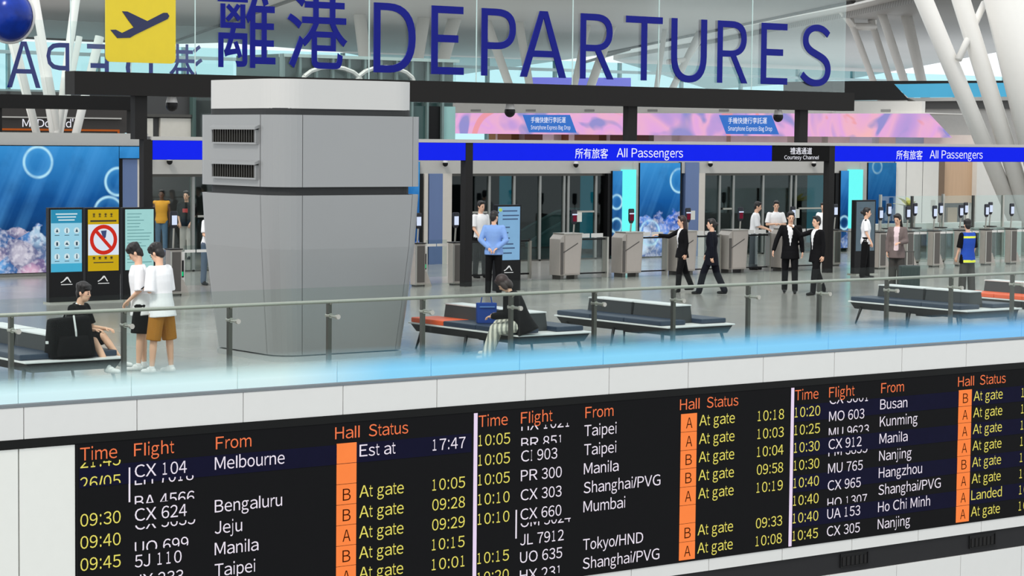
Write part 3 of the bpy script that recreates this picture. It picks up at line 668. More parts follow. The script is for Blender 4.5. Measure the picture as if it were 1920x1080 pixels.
# --- digital totems
def totem(label, x0_, x1_, Y, h, zs, scr, kind):
    t = thing('info_totem', label, 'information screen', ((x0_+x1_)/2, Y, 0))
    bx('base_plate', STEEL, x0_-.03, x1_+.03, Y-.1, Y+.22, 0, .03, t)
    bx('cabinet', BLACK, x0_, x1_, Y, Y+.14, .03, h, t, bev=.008)
    m = .04; s = bx('screen', scr, x0_+m, x1_-m, Y-.008, Y+.002, zs, h-m, t)
    cx = (x0_+x1_)/2; zl = zs*.72; w = .13
    lg = MB()
    P = [(cx-w, zl-.05), (cx-.05, zl+.035), (cx+.0, zl+.0), (cx+.05, zl+.06), (cx+w, zl-.05), (cx+w-.045, zl-.05), (cx+.05, zl+.02), (cx+.01, zl-.03), (cx-.05, zl-.005), (cx-w+.03, zl-.05)]
    MB().prism([(cx-w, zl-.03), (cx-w*.55, zl+.0), (cx, zl+.075), (cx+.03, zl+.075), (cx+w*.8, zl-.04), (cx+w*.62, zl-.04), (cx+.02, zl+.045), (cx-w*.35, zl-.005), (cx-w*.9, zl-.045)], Y-.008, Y).box(cx-w*.9, cx+w, Y-.006, Y, zl-.085, zl-.07).build('logo', mat('logo white', (226, 226, 226), .5), t)
    return t, s, x0_+m, x1_-m, zs, h-m
TYT = 41.75
_tx = [at(q_, 480, TYT).x for q_ in (92, 156.5, 161.5, 225.5, 231.5, 291)]
INK = mat('screen ink', (30, 60, 78), .6); PALE = mat('screen white', (214, 236, 242), emit=.9, var=.02)
t, s, a, b, z0_, z1_ = totem('black totem with pale blue screen of nine small icons, leftmost of three', _tx[0], _tx[1], TYT, 1.92, .63, mat('screen pale blue', (150, 205, 226), emit=1, var=.03), 0)
bx('screen_header', mat('screen teal', (48, 140, 176), emit=1, var=.03), a, b, TYT-.012, TYT-.008, z1_-.27, z1_, s); bx('screen_footer', mat('screen teal2', (70, 170, 205), emit=1, var=.03), a, b, TYT-.012, TYT-.008, z0_, z0_+.17, s)
for k in range(3): bx('print_line', PALE, a+.1+.03*k, b-.1-.03*k, TYT-.015, TYT-.012, z1_-.1-k*.06, z1_-.075-k*.06, s)
for i in range(3):
    for j in range(3):
        cx = a+.13+i*.215; cz = z1_-.42-j*.26
        MB().cyl((cx, TYT-.012, cz), (cx, TYT-.008, cz), .062, n=16).build('icon_disc', PALE, s)
        sh = [[(-.03, -.03), (.03, -.03), (.0, .04)], [(-.02, -.04), (.02, -.04), (.02, .03), (-.02, .03)], [(-.012, -.045), (.012, -.045), (.008, .045), (-.008, .045)], [(-.04, -.02), (.04, -.03), (.0, .03)]][(i*2+j) % 4]
        MB().prism([(cx+u, cz+v) for u, v in sh], TYT-.016, TYT-.012).build('icon_mark', INK, s); bx('print_line', INK, cx-.05, cx+.05, TYT-.011, TYT-.008, cz-.1, cz-.088, s)
t, s, a, b, z0_, z1_ = totem('black totem with yellow screen and red prohibition ring, middle of three', _tx[2], _tx[3], TYT, 1.915, .63, mat('screen yellow', (196, 164, 28), emit=1, var=.03), 0)
bx('screen_field', mat('screen pale grey', (214, 226, 238), emit=1, var=.02), a, b, TYT-.012, TYT-.008, z0_+.32, z1_-.3, s)
IK2 = mat('screen brown ink', (44, 38, 16), .6)
for zc, hh in ((z1_-.115, .075), (z0_+.26, .05)):
    for i in range(4): MB().box(a+.13+i*.13-.03, a+.13+i*.13+.03, TYT-.012, TYT-.008, zc-hh/2, zc-hh/2+.012).box(a+.13+i*.13-.03, a+.13+i*.13+.03, TYT-.012, TYT-.008, zc+.0, zc+.014).box(a+.13+i*.13-.008, a+.13+i*.13+.008, TYT-.012, TYT-.008, zc-hh/2, zc+hh/2).box(a+.13+i*.13-.028, a+.13+i*.13+.028, TYT-.012, TYT-.008, zc+hh/2-.012, zc+hh/2).build('print_glyph', IK2, s)
bx('print_line', IK2, a+.05, b-.05, TYT-.012, TYT-.008, z1_-.25, z1_-.215, s); bx('print_line', IK2, a+.12, b-.12, TYT-.012, TYT-.008, z0_+.16, z0_+.18, s)
RED = mat('screen red', (206, 48, 36), emit=.95, var=.03); cx, cz = (a+b)/2, (z0_+.32+z1_-.3)/2
ro = []; n = 32
mb = MB(); vo = [(cx+.305*cos(2*pi*i/n), TYT-.016, cz+.305*sin(2*pi*i/n)) for i in range(n)]; vi = [(cx+.225*cos(2*pi*i/n), TYT-.016, cz+.225*sin(2*pi*i/n)) for i in range(n)]
mb.add(vo+vi, [(i, (i+1) % n, n+(i+1) % n, n+i) for i in range(n)]); d_ = .707
mb.add([(cx-.19-.02, TYT-.016, cz+.19-.02), (cx-.19+.03, TYT-.016, cz+.19+.03), (cx+.19+.02, TYT-.016, cz-.19+.02), (cx+.19-.03, TYT-.016, cz-.19-.03)], [(0, 1, 2, 3)]); mb.build('prohibition_ring', RED, s)
MB().prism([(cx-.06, cz+.18), (cx+.07, cz+.19), (cx+.05, cz+.05), (cx+.0, cz-.0), (cx-.02, cz+.06)], TYT-.0145, TYT-.012).build('pictogram', mat('screen navy', (40, 60, 110), .6), s)
t, s, a, b, z0_, z1_ = totem('black totem with pale green screen of text lines, rightmost of three', _tx[4], _tx[5], TYT, 1.91, .63, mat('screen pale green', (158, 208, 206), emit=1, var=.05), 0)
for k in range(16):
    w = random.uniform(.25, .58); bx('print_line', mat('screen dim ink', (96, 148, 150), .6), a+.04, a+.04+w, TYT-.012, TYT-.008, z1_-.1-k*.066, z1_-.085-k*.066, s)
Y2 = 40.1
t, s, a, b, z0_, z1_ = totem('black totem with blue text screen behind the man in blue shirt', 29.68, 30.36, Y2, 1.93, .71, mat('screen sky blue', (128, 172, 208), emit=1, var=.06), 0)
for k, (z, w) in enumerate(((1.78, .4), (1.68, .45), (1.6, .42), (1.42, .2), (1.3, .16), (1.18, .2), (1.05, .3), (.96, .34), (.85, .26))):
    bx('print_line', mat('screen slate ink', (58, 84, 120), .6), a+.12, a+.12+w, Y2-.012, Y2-.008, z, z+.03, s)
MB().ell((a+.06, Y2-.008, 1.82), (.05, .004, .04), 10, 6).build('print_mark', mat('screen green mark', (170, 200, 90), .6), s)
Y3 = 41.0
t, s, a, b, z0_, z1_ = totem('grey screened totem behind the woman guard at the right', 41.72, 42.46, Y3, 1.91, .61, mat('screen grey', (92, 108, 118), emit=1, var=.12), 0)
for k in range(6): bx('print_line', mat('screen grey ink', (70, 84, 96), .6), a+.12, a+.5, Y3-.012, Y3-.008, 1.7-k*.09, 1.72-k*.09, s)

# --- far background -------------------------------------------------
YM = 67
ms = thing('far_departures_sign', 'distant departures sign seen from behind with reversed letters, far left', 'sign', (34, YM, 0))
bx('beam', DARK, 28, 35.0, YM-.2, YM+.2, 4.18, 4.62, ms)
bx('post', DARK, 29.9, 30.1, YM-.15, YM+.15, 0, 4.2, ms); bx('post', DARK, 34.6, 34.8, YM-.15, YM+.15, 0, 4.2, ms)
bx('glass_panel', SG, 28, 38.5, YM-.012, YM+.012, 4.62, 7.0, ms)
for ch, xr, xl in (('A', 31.5, 30.35), ('P', 32.5, 31.7), ('E', 33.9, 33.1), ('D', 35.5, 34.5)):
    vs = text('letter', ch, SIGNBLUE, xr, 4.84, YM+.03, x1=xr+(xr-xl), z1=6.3, parent=ms, offset=.012, back=True)
text('letter', '港', SIGNBLUE, 37.35, 4.9, YM+.03, x1=38.6, z1=6.4, parent=ms, offset=.004, back=True)
gb = thing('globe_display', 'blue globe with pale rim hanging at the top left corner', 'globe', (27.35, 60, 6.75))
c = at(18, 30, 60)
MB().ell(c, (.66, .66, .72), 24, 14).build('sphere', mat('globe blue', (12, 50, 150), .2, var=.8, scale=2.2, spec=.3), gb, smooth=True)
ur = Vector((RT.x, RT.y, 0)).normalized()
MB().torus(c, ur, Vector((0, 0, 1)), .69, .75, .04).build('rim', OFFW, gb, smooth=True)
MB().cyl(c+Vector((0, 0, .7)), c+Vector((0, 0, 3)), .02, n=6).build('hanger', STEELD, gb)
# restaurant front
mc = thing('restaurant_front', 'dark restaurant shop front with white lettering and orange trim, far left', 'shop front', (35, 76, 0))
bx('fascia', mat('shop dark', (50, 46, 44), .6), 28, 39.6, 76, 76.4, 3.45, 4.9, mc); bx('shop_wall', mat('shop wall dark', (64, 54, 46), .6, var=.2, scale=.5), 28, 39.6, 77, 77.3, 0, 3.45, mc)
bx('orange_trim', mat('orange trim', (190, 98, 44), emit=.7, var=.1), 28, 38.85, 75.96, 76, 3.5, 3.57, mc); bx('orange_trim', mat('orange trim', (190, 98, 44), emit=.7, var=.1), 38.78, 38.85, 75.96, 76, 3.3, 3.57, mc)
bx('grey_ledge', GREYW, 28, 38.9, 75.9, 76, 3.95, 4.0, mc)
text('shop_lettering', "McDonald's", LETW, 34.98, 3.63, 75.95, cap=.28, x1=37.2, parent=mc)
# cream panelled kiosk behind the gantry left of the tower
kr = thing('cream_kiosk', 'cream panelled upper kiosk in dark frames behind the gantry left post', 'kiosk', (34, 58, 0))
p0, p1 = at(268, 258, 58), at(385, 180, 58)
bx('kiosk_body', mat('kiosk dark', (62, 62, 62), .5), p0.x-.05, p1.x+.3, 58.1, 58.3, 0, 4.7, kr)
for xa, xb, ya, yb in ((271, 287, 222, 257), (301, 358, 222, 257)):
    q0, q1 = at(xa, yb, 58), at(xb, ya, 58); bx('cream_panel', mat('cream', (206, 202, 192), .5), q0.x, q1.x, 58.0, 58.1, 3.2, q1.z, kr)
q0, q1 = at(268, 219, 58), at(362, 215, 58); bx('panel_rail', STEELD, q0.x, q1.x, 57.95, 58.1, q0.z, q1.z, kr)
q0 = at(361, 257, 58); bx('glass_corner', GLASSG, q0.x, q0.x+.7, 57.9, 57.93, 0, 4.7, kr); bx('corner_post', mat('green post', (70, 92, 88), .4), q0.x-.04, q0.x+.06, 57.9, 58.1, 0, 4.7, kr)
# green glass lift enclosure
le = thing('glass_lift_tower', 'green glass lift enclosure with dark frames beyond the DEPARTURES letters', 'lift tower', (45, 60, 0))
p0, p1 = at(535, 262, 60), at(862, 262, 60); ztop = at(700, 106, 60).z
LG = mat('lift dark teal', (56, 84, 82), .3, var=.3, scale=.7); LP = mat('lift pale pane', (150, 196, 192), .3, var=.25, scale=.6)
bx('enclosure_core', LG, p0.x, p1.x, 60.4, 63, 0, ztop, le)
n = 11
for k in range(n):
    xa = p0.x+(p1.x-p0.x)*k/n; xb = p0.x+(p1.x-p0.x)*(k+1)/n
    bx('glass_pane', (LP, LG, GLASSG, LG, LP)[k % 5] if k not in (9,) else BLACK, xa+.04, xb-.04, 60.2, 60.25, 0, 4.4, le); bx('glass_pane', GLASSG, xa+.04, xb-.04, 60.2, 60.25, 4.5, ztop-.1, le)
    bx('frame_post', mat('lift frame', (120, 140, 138), .4, .4), xa-.04, xa+.04, 60.1, 60.3, 0, ztop, le)
bx('roof_rail', mat('lift rail', (176, 196, 192), .4), p0.x, p1.x, 60.05, 60.4, ztop-.1, ztop, le)
for sx in (620, 720):
    q = at(sx, 150, 60); mb = MB()
    for k in range(8):
        a1_, a2_ = pi*k/8, pi*(k+1)/8; mb.cyl((q.x+1.1*cos(a1_), 59.9, q.z-.1+.5*sin(a1_)), (q.x+1.1*cos(a2_), 59.9, q.z-.1+.5*sin(a2_)), .07, n=6)
    mb.build('arch_trim', OFFW, le)

# pink bag-drop canopy
A_, B_ = atd(845, 231, 112), atd(1762, 231, 95)
dirv = Vector((B_.x-A_.x, B_.y-A_.y, 0)); LEN = dirv.length; dirv /= LEN; nrm = Vector((dirv.y, -dirv.x, 0))
def cp(s_, z, o=0): return Vector((A_.x, A_.y, 0))+dirv*s_+nrm*o+Vector((0, 0, z))
def cps(px):   # distance along the canopy of a picture column
    d = ray(px, 231); k = (A_.x*dirv.y-A_.y*dirv.x)/(d.x*dirv.y-d.y*dirv.x); q = CP+d*k; return (q.x-A_.x)*dirv.x+(q.y-A_.y)*dirv.y
def cbox(name, m, s0, s1, z0_, z1_, o0, o1, par, sl=0):
    return MB().hexa([cp(s0, z0_, o1), cp(s1+sl, z0_, o1), cp(s1+sl, z0_, o0), cp(s0, z0_, o0)], [cp(s0, z1_, o1), cp(s1, z1_, o1), cp(s1, z1_, o0), cp(s0, z1_, o0)]).build(name, m, par)
bdp = thing('bag_drop_canopy', 'pink and lilac printed bag drop canopy beyond the gantry', 'canopy', cp(LEN/2, 0))
b = NB('pink print', 1.0)
fl = b.noise(.22, 2, None, 1.6); f2 = b.noise(.3, 1.5, None, 2.2)
pk = b.ramp(fl, [(.25, (150, 150, 215)), (.42, (200, 160, 220)), (.5, (236, 178, 212)), (.6, (228, 170, 226)), (.72, (246, 186, 190))])
pk = b.mix(b.rng(f2, .58, .66, 0, .8), pk, (120, 140, 205)); pk = b.mix(b.rng(f2, .36, .32, 0, .7), pk, (240, 150, 140)); PINK = b.done(pk)
s_end = cps(1742)
cbox('printed_fascia', PINK, -.3, s_end, 3.6, 4.6, 0, .3, bdp, cps(1786)-s_end)
cbox('white_fascia', OFFW, -.3, cps(1732), 4.63, 5.12, -.1, .2, bdp); cbox('canopy_roof', OFFW, -.3, s_end, 4.6, 4.64, -4, .3, bdp)
for px in (897, 1000, 1110, 1228, 1362, 1665): cbox('fascia_vent', mat('vent grey', (150, 150, 148), .5), cps(px-9), cps(px+9), 4.68, 4.78, .2, .23, bdp)
SB = mat('banner blue', (62, 116, 200), emit=1, var=.08)
for pa, pb in ((990, 1078), (1358, 1456)):
    sa, sb = cps(pa), cps(pb); k_ = .12*(sb-sa)
    pl = MB().hexa([cp(sa+k_, 3.68, .34), cp(sb+k_, 3.68, .34), cp(sb+k_, 3.68, .3), cp(sa+k_, 3.68, .3)], [cp(sa-k_*.2, 4.52, .34), cp(sb-k_*.2, 4.52, .34), cp(sb-k_*.2, 4.52, .3), cp(sa-k_*.2, 4.52, .3)]).build('blue_plate', SB, bdp)
    fr = lambda x, z: cp(x, z, .35)
    w_ = sb-sa
    text('plate_text', '手機快捷行李託運', LETW, sa+.16*w_, 4.14, 0, x1=sa+.9*w_, z1=4.42, parent=pl, offset=.002, fr=fr); text('plate_text', 'Smartphone Express Bag Drop', LETW, sa+.16*w_, 3.83, 0, cap=.19, x1=sa+1.0*w_, parent=pl, offset=.002, fr=fr)
# counters seen below the canopy
cols = [(866, 885, (190, 150, 90)), (886, 896, (236, 226, 208)), (897, 920, (150, 110, 62)), (921, 940, (176, 166, 150)), (941, 980, (110, 72, 46)), (982, 1000, (236, 230, 220)), (1002, 1022, (150, 96, 60)), (1024, 1040, (240, 232, 222)), (1042, 1085, (130, 84, 52)), (1086, 1100, (236, 232, 228)), (1102, 1172, (92, 56, 38)),
        (1192, 1222, (222, 218, 212)), (1224, 1320, (232, 226, 220)), (1322, 1335, (190, 170, 146)), (1337, 1440, (224, 214, 206)), (1442, 1492, (206, 196, 190)), (1514, 1560, (232, 222, 210)), (1562, 1600, (210, 216, 226)), (1602, 1640, (240, 226, 208)), (1642, 1700, (176, 200, 216)), (1702, 1790, (214, 206, 196))]
ct = thing('shop_row', 'row of warm lit counters and white cabinets below the pink canopy', 'shops', cp(LEN/2, 0, -2))
for i, (pa, pb, c_) in enumerate(cols): cbox('counter_unit', mat('counter %d' % i, c_, .5, var=.12, scale=1.5), cps(pa)-.1, cps(pb), 0, 3.72, -3+(i % 3)*.3, -2.2+(i % 3)*.3, ct)

# dark roof block and blue glazing at right
rb = thing('dark_roof_block', 'dark roof block with sky blue slanted glazing at the upper right', 'roof', at(1750, 230, 70)-Vector((0, 0, 0)))
def qbox(name, m, pix, Y, th, par):
    P_ = [at(x, y, Y) for x, y in pix]
    return MB().prism([(p.x, p.z) for p in P_], Y, Y+th).build(name, m, par)
qbox('roof_fascia', DARK, [(1560, 152), (1915, 151), (1915, 155), (1676, 157), (1704, 187), (1560, 189)], 70, 3, rb)
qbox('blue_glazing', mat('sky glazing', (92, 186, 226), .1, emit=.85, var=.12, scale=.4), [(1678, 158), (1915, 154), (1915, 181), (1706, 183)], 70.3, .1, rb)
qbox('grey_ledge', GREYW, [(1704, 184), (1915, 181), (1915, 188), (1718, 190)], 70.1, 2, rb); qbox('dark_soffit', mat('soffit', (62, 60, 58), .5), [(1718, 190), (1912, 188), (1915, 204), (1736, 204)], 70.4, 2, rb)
qbox('grey_wall', mat('wall grey', (176, 173, 169), .6), [(1736, 204), (2040, 202), (2040, 300), (1736, 300)], 70.6, .5, rb)
qbox('white_ledge', OFFW, [(1560, 189), (1700, 188), (1733, 207), (1560, 211)], 70.2, 1.5, rb)
bs = thing('far_blue_sign', 'pale violet blue sign panel glowing behind the letters A and R', 'sign', at(1090, 155, 108))
qbox('sign_panel', mat('violet panel', (116, 116, 234), emit=.9, var=.04), [(1000, 145), (1183, 146), (1183, 168), (1000, 168)], 108, .2, bs)
for x in (1010, 1172): qbox('sign_leg', STEELD, [(x, 168), (x+3, 168), (x+3, 395), (x, 395)], 108, .2, bs)

# --- white tree columns
def strut_seg(mb, Y, a, b, wa, wb, ext=True):
    p, q = at(a[0], a[1], Y), at(b[0], b[1], Y)     # a: upper, b: lower
    dep = (p-CP).dot(FW); ra, rb_ = wa/2/FPX*dep, wb/2/FPX*dep
    if ext:
        d = (p-q)
        if abs(d.z) > .01:
            q2 = q - d*(q.z/d.z); t_ = (10.2-p.z)/d.z; p2 = p+d*max(0, min(t_, 3))
            mb.cyl(q2, p2, rb_, ra, 16); return
    mb.cyl(q, p, rb_, ra, 14)
def tree(label, Y, segs, braces=()):
    base = at(*segs[0][1], Y); t = thing('tree_column', label, 'column', (base.x, Y, 0))
    for s_ in segs:
        mb = MB(); strut_seg(mb, Y, *s_); mb.build('strut', STRUT, t, smooth=True)
    for s_ in braces:
        mb = MB(); strut_seg(mb, Y, *s_, ext=False); mb.build('brace', STRUT, t, smooth=True)
tree('massive white slanted strut filling the upper right corner', 46.4, [((1885, 0), (1950, 270), 78, 78)])
tree('white slanted strut reaching the floor behind the last gates', 47.2, [((1802, 0), (1886, 270), 35, 33)], [((1846, 5), (1797, 112), 13, 13)])
tree('white slanted strut, third from the upper right corner', 47.6, [((1732, 0), (1845, 270), 35, 31)])
tree('pair of slim white slanted struts above the dark roof block', 86, [((1645, 0), (1694, 148), 17, 13), ((1693, 0), (1727, 148), 22, 13)])
tree('white H-shaped strut pair right of the letter S', 90, [((1600, 52), (1636, 148), 13, 10), ((1637, 50), (1668, 148), 13, 10)], [((1566, 8), (1602, 52), 8, 14), ((1640, 10), (1637, 55), 9, 13), ((1600, 50), (1640, 50), 14, 14)])
tree('white H-shaped strut pair behind the letters P and A', 104, [((905, 20), (953, 155), 18, 12), ((968, 10), (992, 155), 17, 12)], [((893, 2), (968, 4), 17, 17)])
tree('white strut leaning behind the letter E of the DEPARTURES sign', 104, [((862, 0), (832, 108), 26, 20)])
tree('broad white strut between the letters D and E', 104, [((800, 0), (783, 108), 24, 22)])
tree('white strut leaning behind the left stroke of the first letter R', 104, [((1112, 0), (1078, 155), 13, 13)])
tree('white strut leaning behind the leg of the first letter R', 104, [((1165, 0), (1110, 155), 17, 16)])
tree('white strut behind the letter T', 104, [((1243, 80), (1232, 158), 10, 9)])
tree('white forked strut behind the letter U', 104, [((1288, 110), (1264, 160), 13, 13)], [((1318, 66), (1288, 110), 10, 11), ((1252, 116), (1290, 112), 10, 10)])
tree('broad white strut between the characters and the letter D', 104, [((671, 0), (684, 108), 24, 22)])
tree('white strut crossing the reversed letter A at far left', 71, [((66, 0), (97, 178), 16, 13), ((26, 70), (52, 178), 14, 13)])
tree('white strut left of the yellow plane plaque', 71, [((142, 0), (118, 178), 17, 13)])
tree('white V struts in front of the restaurant lettering', 72, [((56, 203), (68, 248), 16, 12), ((93, 203), (100, 248), 16, 14)])
tree('white splayed struts right of the restaurant lettering', 72, [((122, 203), (113, 248), 12, 12), ((154, 203), (143, 248), 17, 14)])

# ================================================================ GATES
SCRW = mat('kiosk screen white', (214, 226, 250), emit=1, var=.03); SCRR = mat('kiosk screen red', (118, 32, 52), emit=.8, var=.15, scale=25)
GREENL = mat('green light', (30, 190, 120), emit=1.0, var=.05)
KN = mat('kiosk navy black', (22, 24, 38), .35)
def kiosk(par, x, y, zc, red=False, paper=False):
    k = MB().rrect(x-.085, x+.085, y-.03, y+.03, .028, [(zc-.17, .03), (zc-.1, 0), (zc+.17, 0), (zc+.19, .012)], 4).build('face_scanner', KN, par)
    if red:
        bx('scanner_screen', SCRR, x-.055, x+.055, y-.036, y-.03, zc-.1, zc+.05, k); bx('scanner_strip', SCRW, x-.08, x+.08, y-.036, y-.03, zc+.055, zc+.085, k)
    else: bx('scanner_screen', SCRW, x-.06, x+.06, y-.036, y-.03, zc-.1, zc+.1, k)
    MB().cyl((x, y, zc-.17), (x, y+.03, 1.0), .02, n=8).build('scanner_stem', STEEL, par)
    if paper: bx('notice_sheet', mat('paper', (226, 226, 216), .6), x+.09, x+.24, y+.0, y+.006, zc-.11, zc+.12, par)
def gate_post(t, x, y0, y1):
    MB().box(x-.14, x+.14, y0, y1, .04, .98).build('cabinet', GATEM, t, bev=.01)
    bx('front_face', GATED, x-.1, x+.11, y0-.015, y0, .1, .93, t); bx('edge_trim', STEEL, x-.14, x-.105, y0-.02, y0, .04, .95, t)
    bx('top_cap', BLACK, x-.15, x+.15, y0-.03, y1+.03, .98, 1.0, t); bx('foot', STEELD, x-.12, x+.12, y0+.03, y1-.03, 0, .04, t)
def slim_gate(label, x, far=True, flap=True, zk=1.49):
    t = thing('passenger_gate', label, 'turnstile gate', (x, 42.5, 0), 0, 'slim self-service gates')
    y0, y1 = 42.5, 42.7
    gate_post(t, x, y0, y1)
    if far: gate_post(t, x, 44.2, 44.4); bx('lane_glass', GLASSG, x-.008, x+.008, y1, 44.2, .12, .95, t); bx('lane_rail', STEEL, x-.02, x+.02, y1, 44.2, .95, .98, t)
    MB().hexa([(x+.14, y0+.02, 0), (x+.34, y0+.02, 0), (x+.34, y0+.18, 0), (x+.14, y0+.18, 0)], [(x+.14, y0+.02, .34), (x+.19, y0+.02, .34), (x+.19, y0+.18, .34), (x+.14, y0+.18, .34)]).build('lower_skirt', GATEM, t)
    bx('indicator_panel', OFFW, x+.14, x+.3, y0+.17, y0+.19, .1, .92, t)
    ip = bx('indicator', BLACK, x+.17, x+.27, y0+.15, y0+.17, .38, .74, t); bx('green_lamp', GREENL, x+.19, x+.255, y0+.142, y0+.15, .41, .5, ip)
    kiosk(t, x, 42.6, zk)
    if far: kiosk(t, x, 44.3, 1.5)
    if flap:
        f = bx('glass_flap', GLASSG, x+.31, x+.59, 42.72, 42.735, .2, 1.05, t); f2 = bx('glass_flap', GLASSG, x+.6, x+.89, 42.72, 42.735, .2, 1.05, t)
        bx('flap_label', OFFW, x+.32, x+.58, 42.71, 42.72, .9, .96, f); bx('flap_label', OFFW, x+.61, x+.88, 42.71, 42.72, .9, .96, f2)
for i in range(7):
    x = 44.3+1.05*i
    slim_gate('slim steel self-service gate with face scanner, number %s counting right from the grey totem' % ('one', 'two', 'three', 'four', 'five', 'six', 'seven')[i], x, zk=1.47+.01*i)
slim_gate('slim steel gate against the right flank of the grey tower', 29.31); slim_gate('slim steel gate at the left gantry post beside the tower', 30.36, False, False)
slim_gate('slim steel gate between the green text totem and the tower', 23.05, True, True, 1.6); slim_gate('slim steel gate half hidden at the left flank of the tower', 24.25, False, False, 1.3)
def wide_gate(label, x, kx, red=True, paper=False):
    t = thing('staffed_gate', label, 'turnstile gate', (x, 43, 0), 0, 'wide courtesy gates')
    w = .34; y0, y1 = 43.0, 43.42
    MB().prism([(x-w, .1), (x+w-.06, .1), (x+w, .95), (x+w, 1.1), (x-w+.12, 1.1), (x-w, .98)], y0, y1).build('cabinet', GATEM, t, bev=.012)
    MB().prism([(x-w+.14, .14), (x+w-.1, .14), (x+w-.05, 1.06), (x-w+.14, 1.06)], y0-.012, y0).build('front_panel', mat('gate front warm', (176, 168, 160), .4, .25, var=.05, scale=10), t)
    MB().hexa([(x-.28, y0-.015, .62), (x+.2, y0-.015, .86), (x+.2, y0-.012, .86), (x-.28, y0-.012, .62)], [(x-.28, y0-.015, .65), (x+.2, y0-.015, .89), (x+.2, y0-.012, .89), (x-.28, y0-.012, .65)]).build('diagonal_seam', GATED, t)
    bx('side_strip', GATED, x-w+.02, x-w+.1, y0-.014, y0, .12, .9, t); bx('foot', STEELD, x-w+.05, x-w+.15, y0+.04, y1-.06, 0, .1, t); bx('foot', STEELD, x+w-.2, x+w-.1, y0+.04, y1-.06, 0, .1, t)
    bx('top_plate', STEEL, x-w+.1, x+w+.02, y0-.02, y1, 1.1, 1.12, t)
    kiosk(t, kx, 43.05, 1.5, red, paper)
    f = bx('glass_flap', GLASSG, x+w+.05, x+w+.9, 43.3, 43.315, .15, .98, t); bx('flap_rail', BLACK, x+w+.02, x+w+.95, 43.28, 43.33, .93, .97, t); bx('floor_rail', BLACK, x+w+.02, x+w+.95, 43.28, 43.33, .1, .13, t)
    bx('flap_label', OFFW, x+w+.08, x+w+.45, 43.27, 43.28, .99, 1.09, f); bx('flap_label', OFFW, x+w+.5, x+w+.87, 43.27, 43.28, .99, 1.09, f)
    bx('end_post', STEEL, x+w+.95, x+w+1.0, 43.2, 43.4, 0, 1.0, t)
for x, kx, red, pp, lb in ((34.08, 34.2, True, True, 'wide steel courtesy gate right of the blue text totem'), (36.02, 36.0, True, False, 'wide steel courtesy gate below the glowing cyan column'), (37.8, 37.86, True, True, 'wide steel courtesy gate behind the pointing woman'),
                       (39.55, 39.65, True, False, 'wide steel courtesy gate left of the two white shirted staff'), (41.4, 41.5, False, True, 'wide steel courtesy gate behind the two men in dark suits')):
    wide_gate(lb, x, kx, red, pp)
# low rail barrier between lanes near the blue totem
rl = thing('lane_barrier', 'low glass lane barrier with dark rail between blue totem and first courtesy gate', 'barrier', (32.5, 43.8, 0))
bx('glass_pane', GLASSG, 31.3, 33.4, 43.8, 43.815, .15, .9, rl); bx('top_rail', BLACK, 31.2, 33.45, 43.78, 43.83, .9, .94, rl); bx('floor_rail', BLACK, 31.2, 33.45, 43.78, 43.83, .1, .14, rl)
for x in (31.2, 32.4, 33.4): bx('post', STEEL, x, x+.06, 43.76, 43.84, 0, .92, rl)
# glass screens beyond the right gates
gs = thing('glass_screen', 'row of head-high glass screens beyond the right gates', 'glass screen', (50, 45.4, 0))
for k in range(5):
    x = 47.2+k*1.3; bx('glass_pane', GLASSG, x, x+1.26, 45.4, 45.415, .05, 1.85, gs); bx('post', STEELD if k in (1, 3) else STEEL, x-.03, x+.03, 45.37, 45.44, 0, 1.85 if k not in (0, 2) else 1.9, gs)
bx('counter_line', OFFW, 47, 53.5, 45.6, 45.8, 0, 1.05, gs)
# plant
pl = at(1705, 375, 47.6); pt = thing('tall_plant', 'plant with broad yellow green leaves against the white wall', 'plant', (pl.x, 47.6, 0))
MB().box(pl.x-.12, pl.x+.12, 47.5, 47.72, 0, 1.5).build('dark_planter', mat('planter dark', (58, 60, 62), .5), pt)
LEAF = mat('leaf yellow green', (196, 190, 96), .5, var=.25, scale=5)
for i, (dx, dz, tw_) in enumerate(((-.5, .12, .1), (-.3, .34, .1), (.1, .36, .1), (.42, .28, .12), (.5, .1, .1), (-.15, .22, -.2), (.2, .2, .25))):
    mb = MB(); b0 = Vector((pl.x, 47.6, 1.45)); rings = []
    for k in range(6):
        u = k/5; c_ = b0+Vector((dx*u, tw_*u*2, dz*1.5*u-dz*.7*u*u)); w = .09*sin(pi*(.12+.86*u)); rings.append((c_+Vector((0, w, .0)), c_+Vector((0, -w, .0)), c_+Vector((0, 0, .008))))
    vs = [p for r in rings for p in r]; fs = []
    for k in range(5):
        for i_ in range(3): j_ = (i_+1) % 3; fs.append((k*3+i_, k*3+j_, (k+1)*3+j_, (k+1)*3+i_))
    mb.add(vs, fs); mb.build('leaf', LEAF, pt)

